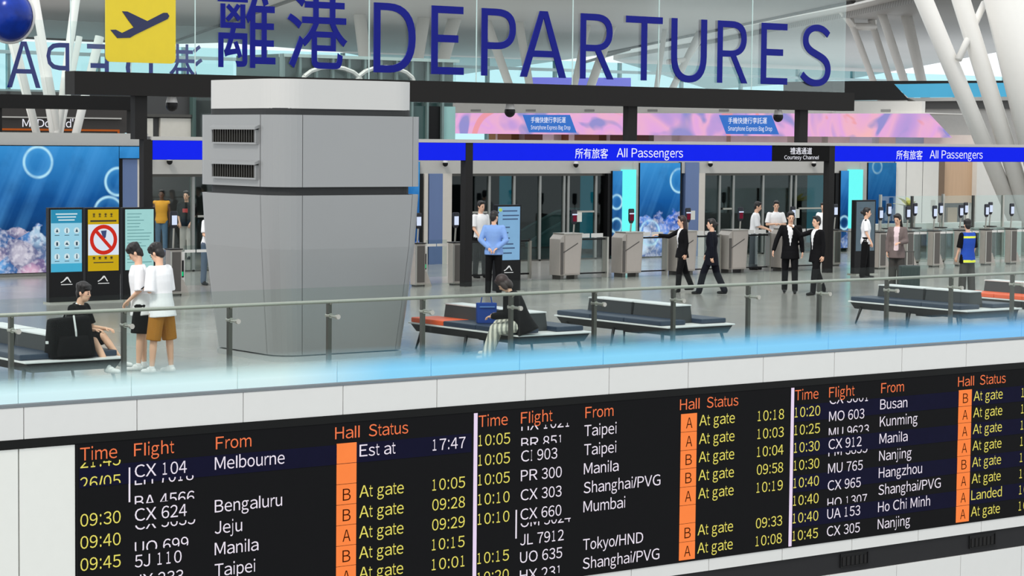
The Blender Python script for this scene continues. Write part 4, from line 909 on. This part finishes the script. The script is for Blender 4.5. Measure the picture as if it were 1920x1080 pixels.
# ================================================================ BENCHES
def bench(label, x, y, orange=(), pad=None):
    t = thing('bench', label, 'bench', (x, y, 0), 0, 'waiting benches along the balustrade')
    W_, L_ = 1.45, 2.95     # local: x 0..W, y 0..L
    l = dict(parent=t, local=True)
    MB().box(0, W_, 0, L_, .395, .42).build('platform', LAMI, bev=.006, **l)
    MB().hexa([(.12, .06, .27), (W_-.12, .06, .27), (W_-.12, L_-.06, .27), (.12, L_-.06, .27)], [(.03, .03, .395), (W_-.03, .03, .395), (W_-.03, L_-.03, .395), (.03, L_-.03, .395)]).build('apron', FRAMEB, **l)
    cw = .53
    for si, xa in ((0, .02), (1, W_-.02-cw)):
        for ci, (ya, yb) in enumerate(((.2, 1.12), (1.13, 2.0), (2.01, 2.9))):
            MB().box(xa, xa+cw, ya, yb, .42, .5).build('seat_cushion', ORANGE if (si, ci) in orange else NAVY, bev=.02, **l)
    for ya, yb in ((.45, 1.52), (1.56, 2.72)):
        bk = MB().hexa([(.53, ya, .42), (.92, ya, .42), (.92, yb, .42), (.53, yb, .42)], [(.56, ya+.02, .7), (.89, ya+.02, .7), (.89, yb-.02, .7), (.56, yb-.02, .7)]).build('backrest', mat('backrest grey', (46, 49, 51), .55, var=.08, scale=15), bev=.01, **l)
        bx('backrest_top', LAMI, .55, .9, ya+.01, yb-.01, .7, .718, bk, True)
    for px_, py_ in ((.1, .25), (W_-.1, .25), (.1, L_/2), (W_-.1, L_/2), (.1, L_-.25), (W_-.1, L_-.25)):
        sx = -1 if px_ < .5 else 1; sy = -1 if py_ < 1 else (1 if py_ > 2 else 0)
        MB().cyl((px_, py_, .3), (px_+sx*.06, py_+sy*.08, 0), .03, .016, 10).build('leg', FRAMEB, smooth=True, **l)
    MB().box(.5, .8, 1.3, 1.7, .2, .275).build('socket_box', BLACK, bev=.01, **l)
    return t
bench('navy bench with white edge carrying the black backpack, leftmost', 12.62, 27.35)
bench('bench with one orange seat among navy ones beside the blue bag', 20.63, 27.3, {(0, 2)})
bench('all navy bench right of the one with the orange seat', 23.62, 27.3)
bench('dark navy bench in front of the person in blue vest', 30.58, 27.25)
bench('bench with a row of orange seats cut by the right photo edge', 33.6, 27.3, {(0, 0), (0, 1), (0, 2)})

# ================================================================ PEOPLE
def remesh(mb, voxel, smooth=4):
    me = bpy.data.meshes.new('tmp'); me.from_pydata(mb.v, [], mb.f)
    bm = bmesh.new(); bm.from_mesh(me); bmesh.ops.recalc_face_normals(bm, faces=bm.faces); bm.to_mesh(me); bm.free()
    o = bpy.data.objects.new('tmp', me)
    r = o.modifiers.new('r', 'REMESH'); r.mode = 'VOXEL'; r.voxel_size = voxel
    s = o.modifiers.new('s', 'SMOOTH'); s.iterations = smooth; s.factor = .5
    out = evaluated(o)
    bpy.data.objects.remove(o); bpy.data.meshes.remove(me); return out

def cloth_bump(name, rgb, rough=.8, var=.08, scale=14): return mat(name, rgb, rough, var=var, scale=scale, bump=.25, spec=.15)
SKIN = [mat('skin light', (224, 178, 150), .55, var=.05), mat('skin tan', (202, 152, 122), .55, var=.05), mat('skin deep', (98, 66, 50), .55, var=.05)]
HAIR = mat('hair black', (26, 22, 22), .5, var=.3, scale=40); HAIRB = mat('hair brown black', (44, 30, 28), .5, var=.3, scale=40)
EYE = mat('eye dark', (34, 26, 24), .3); LIP = mat('lip', (168, 92, 84), .5)
DOWN = ((.12, .03, -1), (.04, -.14, -1))

def person(label, loc, phi, h=1.72, arms=None, legs=((3, 3, .03), (-3, -3, .03)), lean=0, side=0, head=(0, 0), hair='short', hairmat=None, skin=0,
           top=dict(c='shirt_white', sleeve='short', name='shirt'), bottom=dict(kind='trousers'), shoes=None, seat=None, vox=.015, female=False, base_z=0.0, rz=None):
    s = h/1.72; rz = radians(-37+phi) if rz is None else rz
    t = thing('person', label, 'person', (loc[0], loc[1], base_z), rz)
    R = Matrix.Rotation(radians(lean), 3, 'X') @ Matrix.Rotation(radians(side), 3, 'Y')
    # legs -------------------------------------------------
    def ldir(a, ab, sx): return Vector((sx*ab, -sin(radians(a)), -cos(radians(a)))).normalized()
    J = {}
    hw = .088
    for k, sx in (('L', 1), ('R', -1)):
        a1, a2, ab = legs[0 if k == 'L' else 1]
        hip = Vector((sx*hw, 0, -.03)); kn = hip+ldir(a1, ab, sx)*.435; an = kn+ldir(a2, ab*.6, sx)*.425
        J[k] = [hip, kn, an]
    low = min(J['L'][2].z, J['R'][2].z)-.085
    pz_ = -low if seat is None else seat/s
    off = Vector((0, 0, pz_))
    for k in 'LR': J[k] = [p+off for p in J[k]]
    pel = Vector((0, 0, pz_))
    sp = lambda x, y, z: pel+R @ Vector((x, y, z))
    shw = .165 if female else .185
    Hc = sp(0, -.025, .70); Rh = R @ Matrix.Rotation(radians(-head[0]), 3, 'Z') @ Matrix.Rotation(radians(head[1]), 3, 'X')
    hp = lambda x, y, z: Hc+Rh @ Vector((x, y, z))
    arms = arms or {}
    A = {}
    for k, sx in (('L', 1), ('R', -1)):
        u, f = arms.get(k, DOWN)
        sh = sp(sx*shw, .0, .475); U = (R @ Vector((u[0]*sx, u[1], u[2]))).normalized(); F_ = (R @ Vector((f[0]*sx, f[1], f[2]))).normalized()
        el = sh+U*.29; wr = el+F_*.245; A[k] = [sh, el, wr, F_, sx]
    # body --------------------------------------------------
    def torso(mb, g, z0=-.08, z1=.5, belly=0, hem=0):
        fem = female
        lv = [(-.10, .155, .105), (-.02, .165, .112), (.08, .145, .10), (.18, .140, .098), (.30, .158, .108), (.40, .165, .105), (.46, .150, .088), (.50, .095, .07), (.535, .056, .056)]
        if fem: lv = [(-.10, .158, .108), (-.02, .165, .115), (.08, .132, .095), (.18, .122, .09), (.30, .14, .112), (.40, .145, .098), (.46, .132, .082), (.50, .085, .066), (.535, .05, .05)]
        rings = []
        for z, rx, ry in lv:
            if z < z0-.001 or z > z1+.04: continue
            gg = g+(hem*max(0, (.05-z)/.15))
            rings.append([sp((rx+gg)*cos(2*pi*i/18), (ry+gg)*sin(2*pi*i/18), z) for i in range(18)])
        mb.ring_loft(rings)
    sc = lambda mb: [setattr(v, 'x', v.x*s) or setattr(v, 'y', v.y*s) or setattr(v, 'z', v.z*s) for v in mb.v]
    body = MB(); torso(body, -.012)
    body.caps(sp(0, .0, .48), hp(0, .02, -.05), .058, .052)
    body.ell(hp(0, .012, .035), (.073, .092, .1), 16, 12, Rh); body.ell(hp(0, -.028, -.055), (.056, .062, .07), 14, 10, Rh); body.ell(hp(0, -.04, -.0), (.062, .052, .07), 14, 10, Rh)
    body.ell(hp(0, -.096, -.022), (.013, .02, .024), 8, 6, Rh)
    for sx in (1, -1): body.ell(hp(sx*.077, .008, -.008), (.012, .022, .032), 8, 6, Rh)
    for k in 'LR':
        sh, el, wr, F_, sx = A[k]
        body.caps(sh, el, .047, .036); body.caps(el, wr, .037, .026); body.ell(sh, (.052, .052, .052), 10, 8)
        lat = F_.cross(Vector((0, 0, 1)) if abs(F_.z) < .9 else R @ Vector((0, 1, 0))).normalized() if abs(F_.z) < .9 else (R @ Vector((0, -1, 0)))
        body.caps(wr+lat*.018, wr+F_*.085+lat*.022, .019, .016, 8); body.caps(wr-lat*.018, wr+F_*.08-lat*.024, .019, .016, 8); body.caps(wr, wr+F_*.085, .02, .017, 8)
        hip, kn, an = J[k]
        body.caps(hip, kn, .078, .054); body.caps(kn, kn.lerp(an, .35), .052, .054); body.caps(kn.lerp(an, .35), an, .054, .034)
        fd = Vector((0, -1, 0)); body.caps(an+Vector((0, .02, -.04)), an+fd*.14+Vector((0, 0, -.055)), .034, .026)
    sc(body)
    me = remesh(body, vox, 3)
    # fingers, eyes, mouth on the same mesh
    ex = MB()
    for k in 'LR':
        sh, el, wr, F_, sx = A[k]
        lat = (F_.cross(Vector((0, 0, 1)))).normalized() if abs(F_.z) < .9 else (R @ Vector((0, -1, 0)))
        pn = F_.cross(lat).normalized()
        if pn.dot(Vector((-sx, 0, 0))) < 0 and abs(F_.z) >= .9: pn = -pn
        if abs(F_.z) < .9 and pn.z > 0: pn = -pn
        for i, (o_, l_) in enumerate(((.03, .066), (.011, .075), (-.009, .07), (-.028, .055))):
            b0 = wr+F_*.075+lat*o_; m1 = b0+F_*l_*.6+pn*.012; m2 = m1+(F_*.55+pn*.85).normalized()*l_*.5
            ex.caps(b0, m1, .0095, .009, 6); ex.caps(m1, m2, .009, .0075, 6)
        b0 = wr+F_*.03+lat*.03; m1 = b0+(F_*.7+lat*.7+pn*.3).normalized()*.04; ex.caps(b0, m1, .0115, .0105, 6); ex.caps(m1, m1+(F_*.95+pn*.35).normalized()*.032, .0105, .009, 6)
    nf = len(ex.f)
    for sx in (1, -1):
        ex.ell(hp(sx*.03, -.086, .0), (.013, .008, .008), 8, 6, Rh, mi=1); ex.ell(hp(sx*.031, -.088, .022), (.019, .008, .005), 8, 4, Rh, mi=2)
    ex.ell(hp(0, -.089, -.066), (.022, .007, .006), 8, 4, Rh, mi=3)
    sc(ex)
    m2 = bpy.data.meshes.new('body'); bv = [v.co.copy() for v in me.vertices]; bf = [tuple(p.vertices) for p in me.polygons]; n0 = len(bv)
    m2.from_pydata(bv+ex.v, [], bf+[tuple(i+n0 for i in f) for f in ex.f]); bpy.data.meshes.remove(me)
    for m in (SKIN[skin], EYE, HAIR, LIP): m2.materials.append(m)
    m2.polygons.foreach_set('material_index', [0]*len(bf)+ex.mi); m2.shade_smooth()
    body_o = link('body', m2, t)
    # hair ---------------------------------------------------
    hm = hairmat or HAIR; hb = MB()
    hb.ell(hp(0, .022, .055), (.083, .094, .093), 16, 12, Rh); hb.ell(hp(0, .05, .0), (.078, .066, .085), 14, 10, Rh)
    hb.ell(hp(0, .062, -.05), (.06, .035, .05), 10, 8, Rh); hb.ell(hp(.02, -.05, .105), (.055, .04, .028), 10, 8, Rh); hb.ell(hp(-.03, -.045, .105), (.05, .04, .028), 10, 8, Rh)
    for sx in (1, -1): hb.ell(hp(sx*.072, -.012, .035), (.014, .03, .045), 8, 6, Rh)
    if hair == 'thick':
        hb.ell(hp(0, .02, .075), (.094, .105, .09), 16, 12, Rh); hb.ell(hp(0, -.06, .07), (.075, .035, .035), 12, 8, Rh)
        for i in range(10): hb.ell(hp(.075*cos(i*.63), .02+.08*sin(i*.63), .1), (.03, .03, .035), 8, 6, Rh)
    if hair == 'bob':
        hb.ell(hp(0, .02, .05), (.098, .108, .11), 16, 12, Rh); hb.ell(hp(0, .045, -.05), (.095, .075, .1), 14, 10, Rh)
        for sx in (1, -1): hb.ell(hp(sx*.08, -.01, -.04), (.022, .045, .085), 10, 8, Rh)
    if hair == 'long':
        hb.ell(hp(0, .03, .04), (.094, .1, .105), 14, 10, Rh); hb.caps(hp(0, .06, -.02), hp(.0, .09, -.26), .075, .05); hb.caps(hp(.05, .05, -.02), hp(.06, .06, -.28), .04, .03); hb.caps(hp(-.05, .05, -.02), hp(-.06, .06, -.28), .04, .03)
    if hair == 'bun': hb.ell(hp(0, .13, -.0), (.045, .045, .045), 10, 8, Rh)
    if hair == 'tail': hb.caps(hp(0, .1, .0), hp(0, .13, -.2), .035, .02)
    sc(hb); me = remesh(hb, .009 if vox < .012 else .012, 2); me.materials.append(hm); me.shade_smooth(); link('hair', me, t)
    # top -------------------------------------------------------
    tp = top; g = tp.get('g', .014); mb = MB(); torso(mb, g, tp.get('z0', -.1), .5, 0, tp.get('hem', .0))
    for k in 'LR':
        sh, el, wr, F_, sx = A[k]
        mb.ell(sh, (.05+g*.5, .052+g*.5, .05+g*.5), 10, 8); mb.caps(sp(sx*.07, 0, .475), sh, .05+g*.3, .047+g*.4)
        sl = tp.get('sleeve', 'short')
        if sl == 'short': mb.cyl(sh, sh.lerp(el, .85), .05+g*.6, .05+g*.9)
        elif sl == 'half': mb.cyl(sh, sh.lerp(el, 1.05), .05+g*.6, .048+g*.8)
        elif sl == 'long': mb.caps(sh, el, .048+g*.6, .042+g*.5); mb.caps(el, el.lerp(wr, .94), .045+g*.5, .034+g*.5)
        elif sl == 'none': pass
    if tp.get('tail'): # jacket skirt
        rings = [[sp((.165+g+q*.02)*cos(2*pi*i/18), (.118+g+q*.02)*sin(2*pi*i/18), -.05-q*tp['tail']) for i in range(18)] for q in (0, .5, 1)]; mb.ring_loft(rings)
    sc(mb); me = remesh(mb, vox, 3)
    mats_ = tp['mats']
    for m in mats_: me.materials.append(m)
    zone = tp.get('zone')
    if zone:
        Ri = R.inverted()
        for p in me.polygons:
            c_ = Ri @ (Vector(p.center)/s-pel); p.material_index = zone(c_, Ri @ Vector(p.normal))
    me.shade_smooth(); top_o = link(tp.get('name', 'shirt'), me, t)
    if tp.get('collar'):
        cb = MB(); cb.caps(sp(-.05, -.03, .525), sp(.0, -.085, .475), .016, .012, 8); cb.caps(sp(.05, -.03, .525), sp(.0, -.085, .475), .016, .012, 8); cb.caps(sp(-.05, .02, .53), sp(.05, .02, .53), .02, .02, 8); sc(cb); cb.build('collar', tp['collar'], top_o, True, smooth=True)
    if tp.get('epaulette'):
        for sx in (1, -1):
            eb = MB(); eb.caps(sp(sx*.1, 0, .515), sp(sx*.19, 0, .505), .03, .03, 8); sc(eb); eb.build('epaulette', BLACK, top_o, True, smooth=True)
    # bottom ------------------------------------------------------
    bt = bottom; kind = bt['kind']; mb = MB(); g = bt.get('g', .014)
    rings = [[sp((rx+g)*cos(2*pi*i/18), (ry+g)*sin(2*pi*i/18), z) for i in range(18)] for z, rx, ry in ((-.10, .150, .105), (-.04, .160, .110), (.03, .155, .106), (.09, .142, .098))]; mb.ring_loft(rings)
    for k in 'LR':
        hip, kn, an = J[k]
        if kind == 'trousers':
            w = bt.get('wide', 0); mb.caps(hip, kn, .086+g, .062+g+w); mb.caps(kn, kn.lerp(an, .3), .06+g+w, .06+g+w); mb.caps(kn.lerp(an, .3), an+Vector((0, .005, .0)), .058+g+w, .052+g+w*1.2)
        elif kind == 'shorts': mb.caps(hip, hip.lerp(kn, .3), .088+g, .09+g); mb.cyl(hip, hip.lerp(kn, bt.get('len', .95)), .09+g, .08+g+bt.get('wide', .012))
    if kind == 'skirt':
        a_ = (J['L'][1]+J['R'][1])/2; mb.ring_loft([[Vector((0, 0, 0))+(pel.lerp(a_, q)+Vector(((.165+.03*q)*cos(2*pi*i/18), (.12+.05*q)*sin(2*pi*i/18), 0))) for i in range(18)] for q in (0, .3, .7, 1.25)])
    sc(mb); me = remesh(mb, vox, 3)
    for m in bt['mats']: me.materials.append(m)
    me.shade_smooth(); link({'trousers': 'trousers', 'shorts': 'shorts', 'skirt': 'skirt'}[kind], me, t)
    # shoes ------------------------------------------------------------
    for k in 'LR':
        hip, kn, an = J[k]; fb = MB(); fd = Vector((0, -1, 0))
        fb.caps(an+Vector((0, .025, -.04)), an+fd*.05+Vector((0, 0, -.03)), .042, .04, 10); fb.caps(an+fd*.03+Vector((0, 0, -.045)), an+fd*.15+Vector((0, 0, -.055)), .042, .032, 10); fb.caps(an, an+Vector((0, .01, -.04)), .042, .045, 10)
        for v in fb.v: v.z = max(v.z, an.z-.085)
        sc(fb); fb.build('shoe', shoes or BLACK, t, True, smooth=True)
    return t, A, s, rz, pel, R

WS = cloth_bump('white cotton', (238, 238, 240), var=.03); BLKC = cloth_bump('black cloth', (12, 12, 14)); SUIT = cloth_bump('suit black', (13, 13, 16)); NAVYC = cloth_bump('navy cloth', (15, 17, 27)); GREYT = cloth_bump('grey trousers', (92, 96, 102))
TAN = cloth_bump('tan shorts', (166, 112, 44)); SHB = cloth_bump('light blue shirt', (126, 160, 216), var=.05); KHAKI = cloth_bump('charcoal trousers', (66, 64, 62)); BLVEST = cloth_bump('blue vest', (40, 76, 168)); HIV = mat('yellow reflective', (212, 222, 60), .5); PINKC = cloth_bump('pale pink top', (222, 200, 204)); CARD = cloth_bump('grey cardigan', (112, 100, 98)); ORC = cloth_bump('amber vest', (232, 170, 66)); JEAN = cloth_bump('jeans', (92, 122, 150)); PALET = cloth_bump('pale trousers', (196, 194, 190)); CREAM = mat('cream shoe', (214, 206, 190), .6); WSHOE = mat('white shoe', (220, 222, 222), .6)
def striped(name, c0, c1, sc_=26):
    m = bpy.data.materials.new(name); m.use_nodes = True; N = m.node_tree.nodes; L = m.node_tree.links; b = N['Principled BSDF']; b.inputs['Roughness'].default_value = .85
    tc = N.new('ShaderNodeTexCoord'); w = N.new('ShaderNodeTexWave'); w.inputs['Scale'].default_value = sc_/6; w.inputs['Distortion'].default_value = 1.2; w.bands_direction = 'Y'; L.new(tc.outputs['Object'], w.inputs['Vector'])
    r = N.new('ShaderNodeValToRGB'); L.new(w.outputs[0], r.inputs[0]); r.color_ramp.elements[0].position = .4; r.color_ramp.elements[0].color = lin(c0); r.color_ramp.elements[1].position = .55; r.color_ramp.elements[1].color = lin(c1); L.new(r.outputs[0], b.inputs['Base Color']); return m
STRIPE = striped('striped trousers', (140, 142, 134), (216, 214, 200))
def suit_zone(c, n):
    if n.y < .2 and c.y < 0:
        w = .075*(c.z-.08)/.42
        if c.z > .08 and abs(c.x) < w: return 1
    return 0
def open_zone(c, n):
    if n.y < .2 and c.y < 0 and c.z > -.02 and abs(c.x) < .055+.03*max(0, c.z-.2): return 1
    return 0
def vest_zone(c, n):
    if abs(c.x) > .185: return 1
    if .40 < c.z < .45 and n.y > 0: return 2
    if -.17 < c.z < -.11: return 2
    return 0
tshirt = dict(mats=[WS], sleeve='half', g=.042, tail=.13, name='t_shirt')
guard = dict(mats=[WS], sleeve='short', g=.02, name='shirt', collar=WS, epaulette=True)
suit = dict(mats=[SUIT, WS], sleeve='long', g=.026, tail=.16, name='suit_jacket', zone=suit_zone, collar=WS)

# two friends by the balustrade
PHONE = ((.25, -.25, -1), (-.35, -1, .28))
pA = person('young man in white t-shirt and tan shorts looking down, seen from behind', (15.38, 28.78), -118, 1.76, {'L': ((.22, -.02, -1), (-.75, -.75, .12)), 'R': ((.2, -.1, -1), (-.6, -.9, .15))}, ((5, 2, .1), (-4, -2, .1)), lean=5, head=(0, 28), hair='thick', top=tshirt, bottom=dict(kind='shorts', mats=[TAN], g=.022, wide=.004, len=1.1), shoes=WSHOE, vox=.011)
person('young man in white t-shirt and black shorts beside the tan shorts', (15.36, 29.36), -78, 1.74, {'L': ((.15, -.05, -1), (-.4, -.7, -.6)), 'R': DOWN}, ((3, 3, .04), (-4, -2, .04)), lean=5, head=(10, 32), hair='thick', top=tshirt, bottom=dict(kind='shorts', mats=[BLKC], g=.03, wide=.03), shoes=WSHOE, vox=.011)
q = onz(262, 556, 1.1)
_w = pA[1]['L'][2]+pA[1]['L'][3]*.12; _w = Matrix.Rotation(pA[3], 3, 'Z') @ (_w*pA[2])+Vector((15.38, 28.78, .022))
ph = thing('smartphone', 'smartphone held by the young man in tan shorts', 'phone', _w, pA[3]); ph.rotation_euler = (radians(35), 0, pA[3])
MB().box(-.037, .037, -.075, .075, 0, .009).build('case', BLACK, ph, True, bev=.003); MB().box(-.033, .033, -.07, .07, .009, .0105).build('screen', mat('phone screen', (150, 160, 176), .2, emit=.5), ph, True)

# seated on left bench
person('person in black top with white collar sitting on the leftmost bench', (13.62, 28.05), 72, 1.68, {'L': ((.1, -.6, -1), (-.15, -1, .2)), 'R': ((.1, -.6, -1), (-.2, -1, .25))}, ((104, 38, .1), (98, 34, .12)), lean=14, head=(0, -6), hair='thick', skin=0,
       top=dict(mats=[BLKC], sleeve='short', g=.03, name='shirt', collar=WS), bottom=dict(kind='shorts', mats=[BLKC], g=.03), shoes=WSHOE, seat=.60, vox=.011)
# seated centre
person('person in black jacket and striped trousers seated beside the blue bag', onz(982, 608, .58)[:2], -106, 1.66, {'L': ((.15, -.5, -1), (-.2, -1, .35)), 'R': ((.15, -.55, -1), (-.2, -1, .45))}, ((80, 18, .06), (86, 22, .0)), lean=27, head=(-5, 20), hair='bob', hairmat=HAIRB,
       top=dict(mats=[BLKC], sleeve='long', g=.045, tail=.12, name='jacket'), bottom=dict(kind='trousers', mats=[STRIPE], g=.02, wide=.02), shoes=CREAM, seat=.6, vox=.011)
# staff and passengers at the gates
person('man in light blue shirt with hands clasped behind his back', (29.09, 39.39), 172, 1.74, {'L': ((.34, .26, -1), (-1.15, .4, -1)), 'R': ((.34, .26, -1), (-1.15, .5, -1))}, ((2, 2, .05), (-2, -2, .05)), head=(25, 8), hair='short', top=dict(mats=[SHB], sleeve='long', g=.03, hem=.02, name='shirt', collar=SHB), bottom=dict(kind='trousers', mats=[BLKC]))
person('guard in white shirt standing behind the man in blue shirt', (32.45, 44.5), 40, 1.78, head=(0, 5), top=guard, bottom=dict(kind='trousers', mats=[BLKC]), arms={'L': DOWN, 'R': ((.12, -.1, -1), (-.1, -.7, -.7))})
person('long haired woman in black suit pointing to the left', (33.43, 38.19), -72, 1.64, {'R': ((.25, -1, -.55), (.15, -1, .12)), 'L': ((.1, .1, -1), (.0, -.1, -1))}, ((14, 4, .02), (-16, -24, .02)), head=(10, 4), hair='long', hairmat=HAIRB, female=True, top=dict(mats=[SUIT, WS], sleeve='long', g=.022, tail=.1, name='suit_jacket', zone=suit_zone), bottom=dict(kind='trousers', mats=[BLKC]))
person('person in dark navy suit walking left beside the pointing woman', (33.55, 37.34), -112, 1.63, {'L': ((.1, .2, -1), (0, .05, -1)), 'R': ((.1, -.25, -1), (0, -.6, -1))}, ((22, 14, .02), (-14, -26, .02)), head=(-20, 2), hair='bun', female=True, top=dict(mats=[NAVYC], sleeve='long', g=.03, tail=.2, name='suit_jacket'), bottom=dict(kind='trousers', mats=[NAVYC], wide=.01))
person('staff member in white shirt facing right behind the counter gate', (at(1413, 450, 44.0).x, 44.0), 80, at(1413, 386, 44.0).z+.03, {'L': ((.1, -.3, -1), (-.1, -1, -.2)), 'R': ((.1, -.3, -1), (-.1, -1, -.2))}, head=(0, 6), top=dict(guard, sleeve='half', epaulette=False), bottom=dict(kind='trousers', mats=[GREYT]), lean=6)
person('staff member in white shirt with arms folded facing the camera', (at(1453, 450, 44.2).x, 44.2), 12, at(1453, 383, 44.2).z+.01, {'L': ((.25, -.2, -1), (-.9, -.6, .1)), 'R': ((.25, -.2, -1), (-.9, -.7, .15))}, head=(12, 6), top=guard, bottom=dict(kind='trousers', mats=[GREYT]), lean=3)
person('man in black suit facing the camera with his right arm hanging out', (35.36, 36.74), -8, 1.75, {'R': ((.42, -.05, -1), (.28, -.25, -1)), 'L': ((.2, .0, -1), (.1, -.2, -1))}, ((10, -4, .04), (-6, -14, .04)), head=(-12, 12), top=suit, bottom=dict(kind='trousers', mats=[SUIT]))
person('man in black suit reaching a hand to the other man in suit', (35.52, 36.07), -62, 1.68, {'R': ((.55, -.9, -.35), (.1, -.75, .75)), 'L': ((.12, .1, -1), (.05, -.1, -1))}, ((16, 6, .03), (-14, -24, .03)), head=(0, 0), top=suit, bottom=dict(kind='trousers', mats=[SUIT]))
person('woman guard in white shirt and black trousers facing right', (40.93, 39.85), 78, 1.68, {'R': ((.14, -.1, -1), (.0, -.55, -1)), 'L': ((.14, .05, -1), (.0, -.4, -1))}, ((4, 2, .03), (-4, -4, .03)), head=(0, 4), hair='bun', female=True, top=guard, bottom=dict(kind='trousers', mats=[BLKC], wide=.01))
person('woman in pale pink top and grey cardigan looking down at her phone', (38.1, 36.1), -20, 1.68, {'L': ((.2, -.1, -1), (-.5, -.9, -.1)), 'R': ((.2, 0, -1), (.0, -.2, -1))}, ((2, 2, .03), (-2, -2, .03)), head=(14, 18), hair='long', female=True, top=dict(mats=[CARD, PINKC], sleeve='long', g=.026, tail=.15, name='cardigan', zone=open_zone), bottom=dict(kind='trousers', mats=[KHAKI], wide=.02))
person('person in bright blue vest with yellow stripes seen from behind', (38.16, 34.04), -150, 1.62, {'L': ((.12, -.1, -1), (.0, -.4, -1)), 'R': ((.15, -.05, -1), (.0, -.3, -1))}, ((3, 3, .04), (-3, -3, .04)), head=(20, 6), hair='thick', top=dict(mats=[BLVEST, BLKC, HIV], sleeve='half', g=.034, tail=.13, name='work_vest', zone=vest_zone), bottom=dict(kind='trousers', mats=[KHAKI], wide=.02))
person('person in amber vest top and jeans inside the left doors', (30.63, 57.33), 0, 1.76, skin=2, vox=.016, hair='short', top=dict(mats=[ORC], sleeve='none', g=.02, name='vest_top'), bottom=dict(kind='trousers', mats=[JEAN]))
person('person in black sweatshirt and pale trousers inside the left doors', (30.21, 55.1), -10, 1.78, {'L': ((.14, 0, -1), (-.3, -.5, -.8)), 'R': ((.14, 0, -1), (-.3, -.5, -.8))}, top=dict(mats=[BLKC, mat('chest print red', (190, 60, 60), .6)], sleeve='half', g=.035, name='sweatshirt', zone=lambda c, n: 1 if (n.y < -.3 and abs(c.x) < .07 and .26 < c.z < .36) else 0), bottom=dict(kind='trousers', mats=[PALET], wide=.02))
person('guard in white shirt leaning at the gate left of the tower', (25.4, 45.3), 40, 1.72, {'L': ((.15, -.4, -1), (-.3, -1, -.1)), 'R': ((.15, -.4, -1), (-.3, -1, -.1))}, lean=14, head=(0, 20), top=guard, bottom=dict(kind='trousers', mats=[mat('slate cloth', (84, 98, 118), .8)]))
q = onz(1548, 398, 1.62)
person('person in pale top half hidden by the right gantry post', (at(1544, 420, 45.2).x, 45.2), -30, 1.62, head=(0, 8), female=True, hair='tail', top=dict(tshirt, name='shirt'), bottom=dict(kind='trousers', mats=[GREYT]))

# ================================================================ BAGS
bp = thing('backpack', 'large black backpack standing on the leftmost bench', 'backpack', (13.36, 27.58, .43), radians(-4))
PACK = cloth_bump('backpack black', (10, 10, 12), .8)
me = MB(); me.box(-.30, .30, -.13, .12, .0, .50)
pk_ = MB().hexa([(-.32, -.15, 0), (.34, -.15, 0), (.34, .13, 0), (-.32, .13, 0)], [(-.29, -.12, .52), (.26, -.12, .56), (.26, .1, .56), (-.29, .1, .52)]).build('main_bag', PACK, bp, True, bev=.05, smooth=True)
MB().hexa([(-.24, -.22, .03), (.26, -.22, .03), (.26, -.13, .03), (-.24, -.13, .03)], [(-.2, -.18, .3), (.2, -.18, .3), (.2, -.12, .3), (-.2, -.12, .3)]).build('front_pocket', PACK, bp, True, bev=.025, smooth=True)
mb = MB(); pp = [(-.08, -.02, .54), (-.06, -.02, .6), (.04, -.02, .61), (.07, -.02, .55)]
for a, b in zip(pp, pp[1:]): mb.caps(a, b, .013, n=8)
mb.build('grab_handle', PACK, bp, True, smooth=True)
MB().box(-.36, -.33, -.1, -.07, .2, .235).build('strap_tag', WSHOE, bp, True); mb = MB()
for a, b in (((.0, -.16, .56), (.02, -.185, .36)), ((.02, -.185, .36), (.03, -.17, .3))): mb.caps(a, b, .014, n=8)
mb.build('white_strap', WSHOE, bp, True)
bb = thing('tote_bag', 'blue tote bag on the bench between orange seat and striped trousers', 'bag', (21.0, 28.62, .5), radians(-25))
MB().hexa([(-.15, -.07, 0), (.15, -.07, 0), (.15, .07, 0), (-.15, .07, 0)], [(-.16, -.05, .32), (.16, -.05, .32), (.16, .05, .32), (-.16, .05, .32)]).build('bag_body', cloth_bump('tote blue', (34, 66, 140)), bb, True, bev=.015)
mb = MB(); pp = [(-.09, 0, .31), (-.07, 0, .42), (.07, 0, .42), (.09, 0, .31)]
for a, b in zip(pp, pp[1:]): mb.caps(a, b, .009, n=8)
mb.build('bag_handle', cloth_bump('tote blue', (34, 66, 140)), bb, True, smooth=True)
MB().box(-.12, .12, -.075, -.064, .25, .27).build('bag_trim', mat('tote trim', (90, 130, 190), .7), bb, True)
sp_ = onz(1696, 556, 0)
sc_ = thing('suitcase', 'dark green suitcase standing in front of the woman in pink top', 'suitcase', (37.45, 35.1, 0), radians(-30))
SUITG = mat('suitcase green', (40, 56, 54), .45, var=.1)
MB().box(-.22, .22, -.13, .13, .05, .66).build('shell', SUITG, sc_, True, bev=.04, smooth=False)
for k in range(5): MB().box(-.17+k*.08, -.15+k*.08, -.137, -.128, .1, .6).build('shell_rib', SUITG, sc_, True)
MB().box(-.1, -.085, -.01, .01, .66, .95).box(.085, .1, -.01, .01, .66, .95).box(-.11, .11, -.015, .015, .95, .975).build('pull_handle', STEELD, sc_, True)
for wx in (-.18, .18):
    for wy in (-.1, .1): MB().cyl((wx-.012, wy, .03), (wx+.012, wy, .03), .03, n=12).build('wheel', BLACK, sc_, True)

bpy.data.scenes.remove(TS)
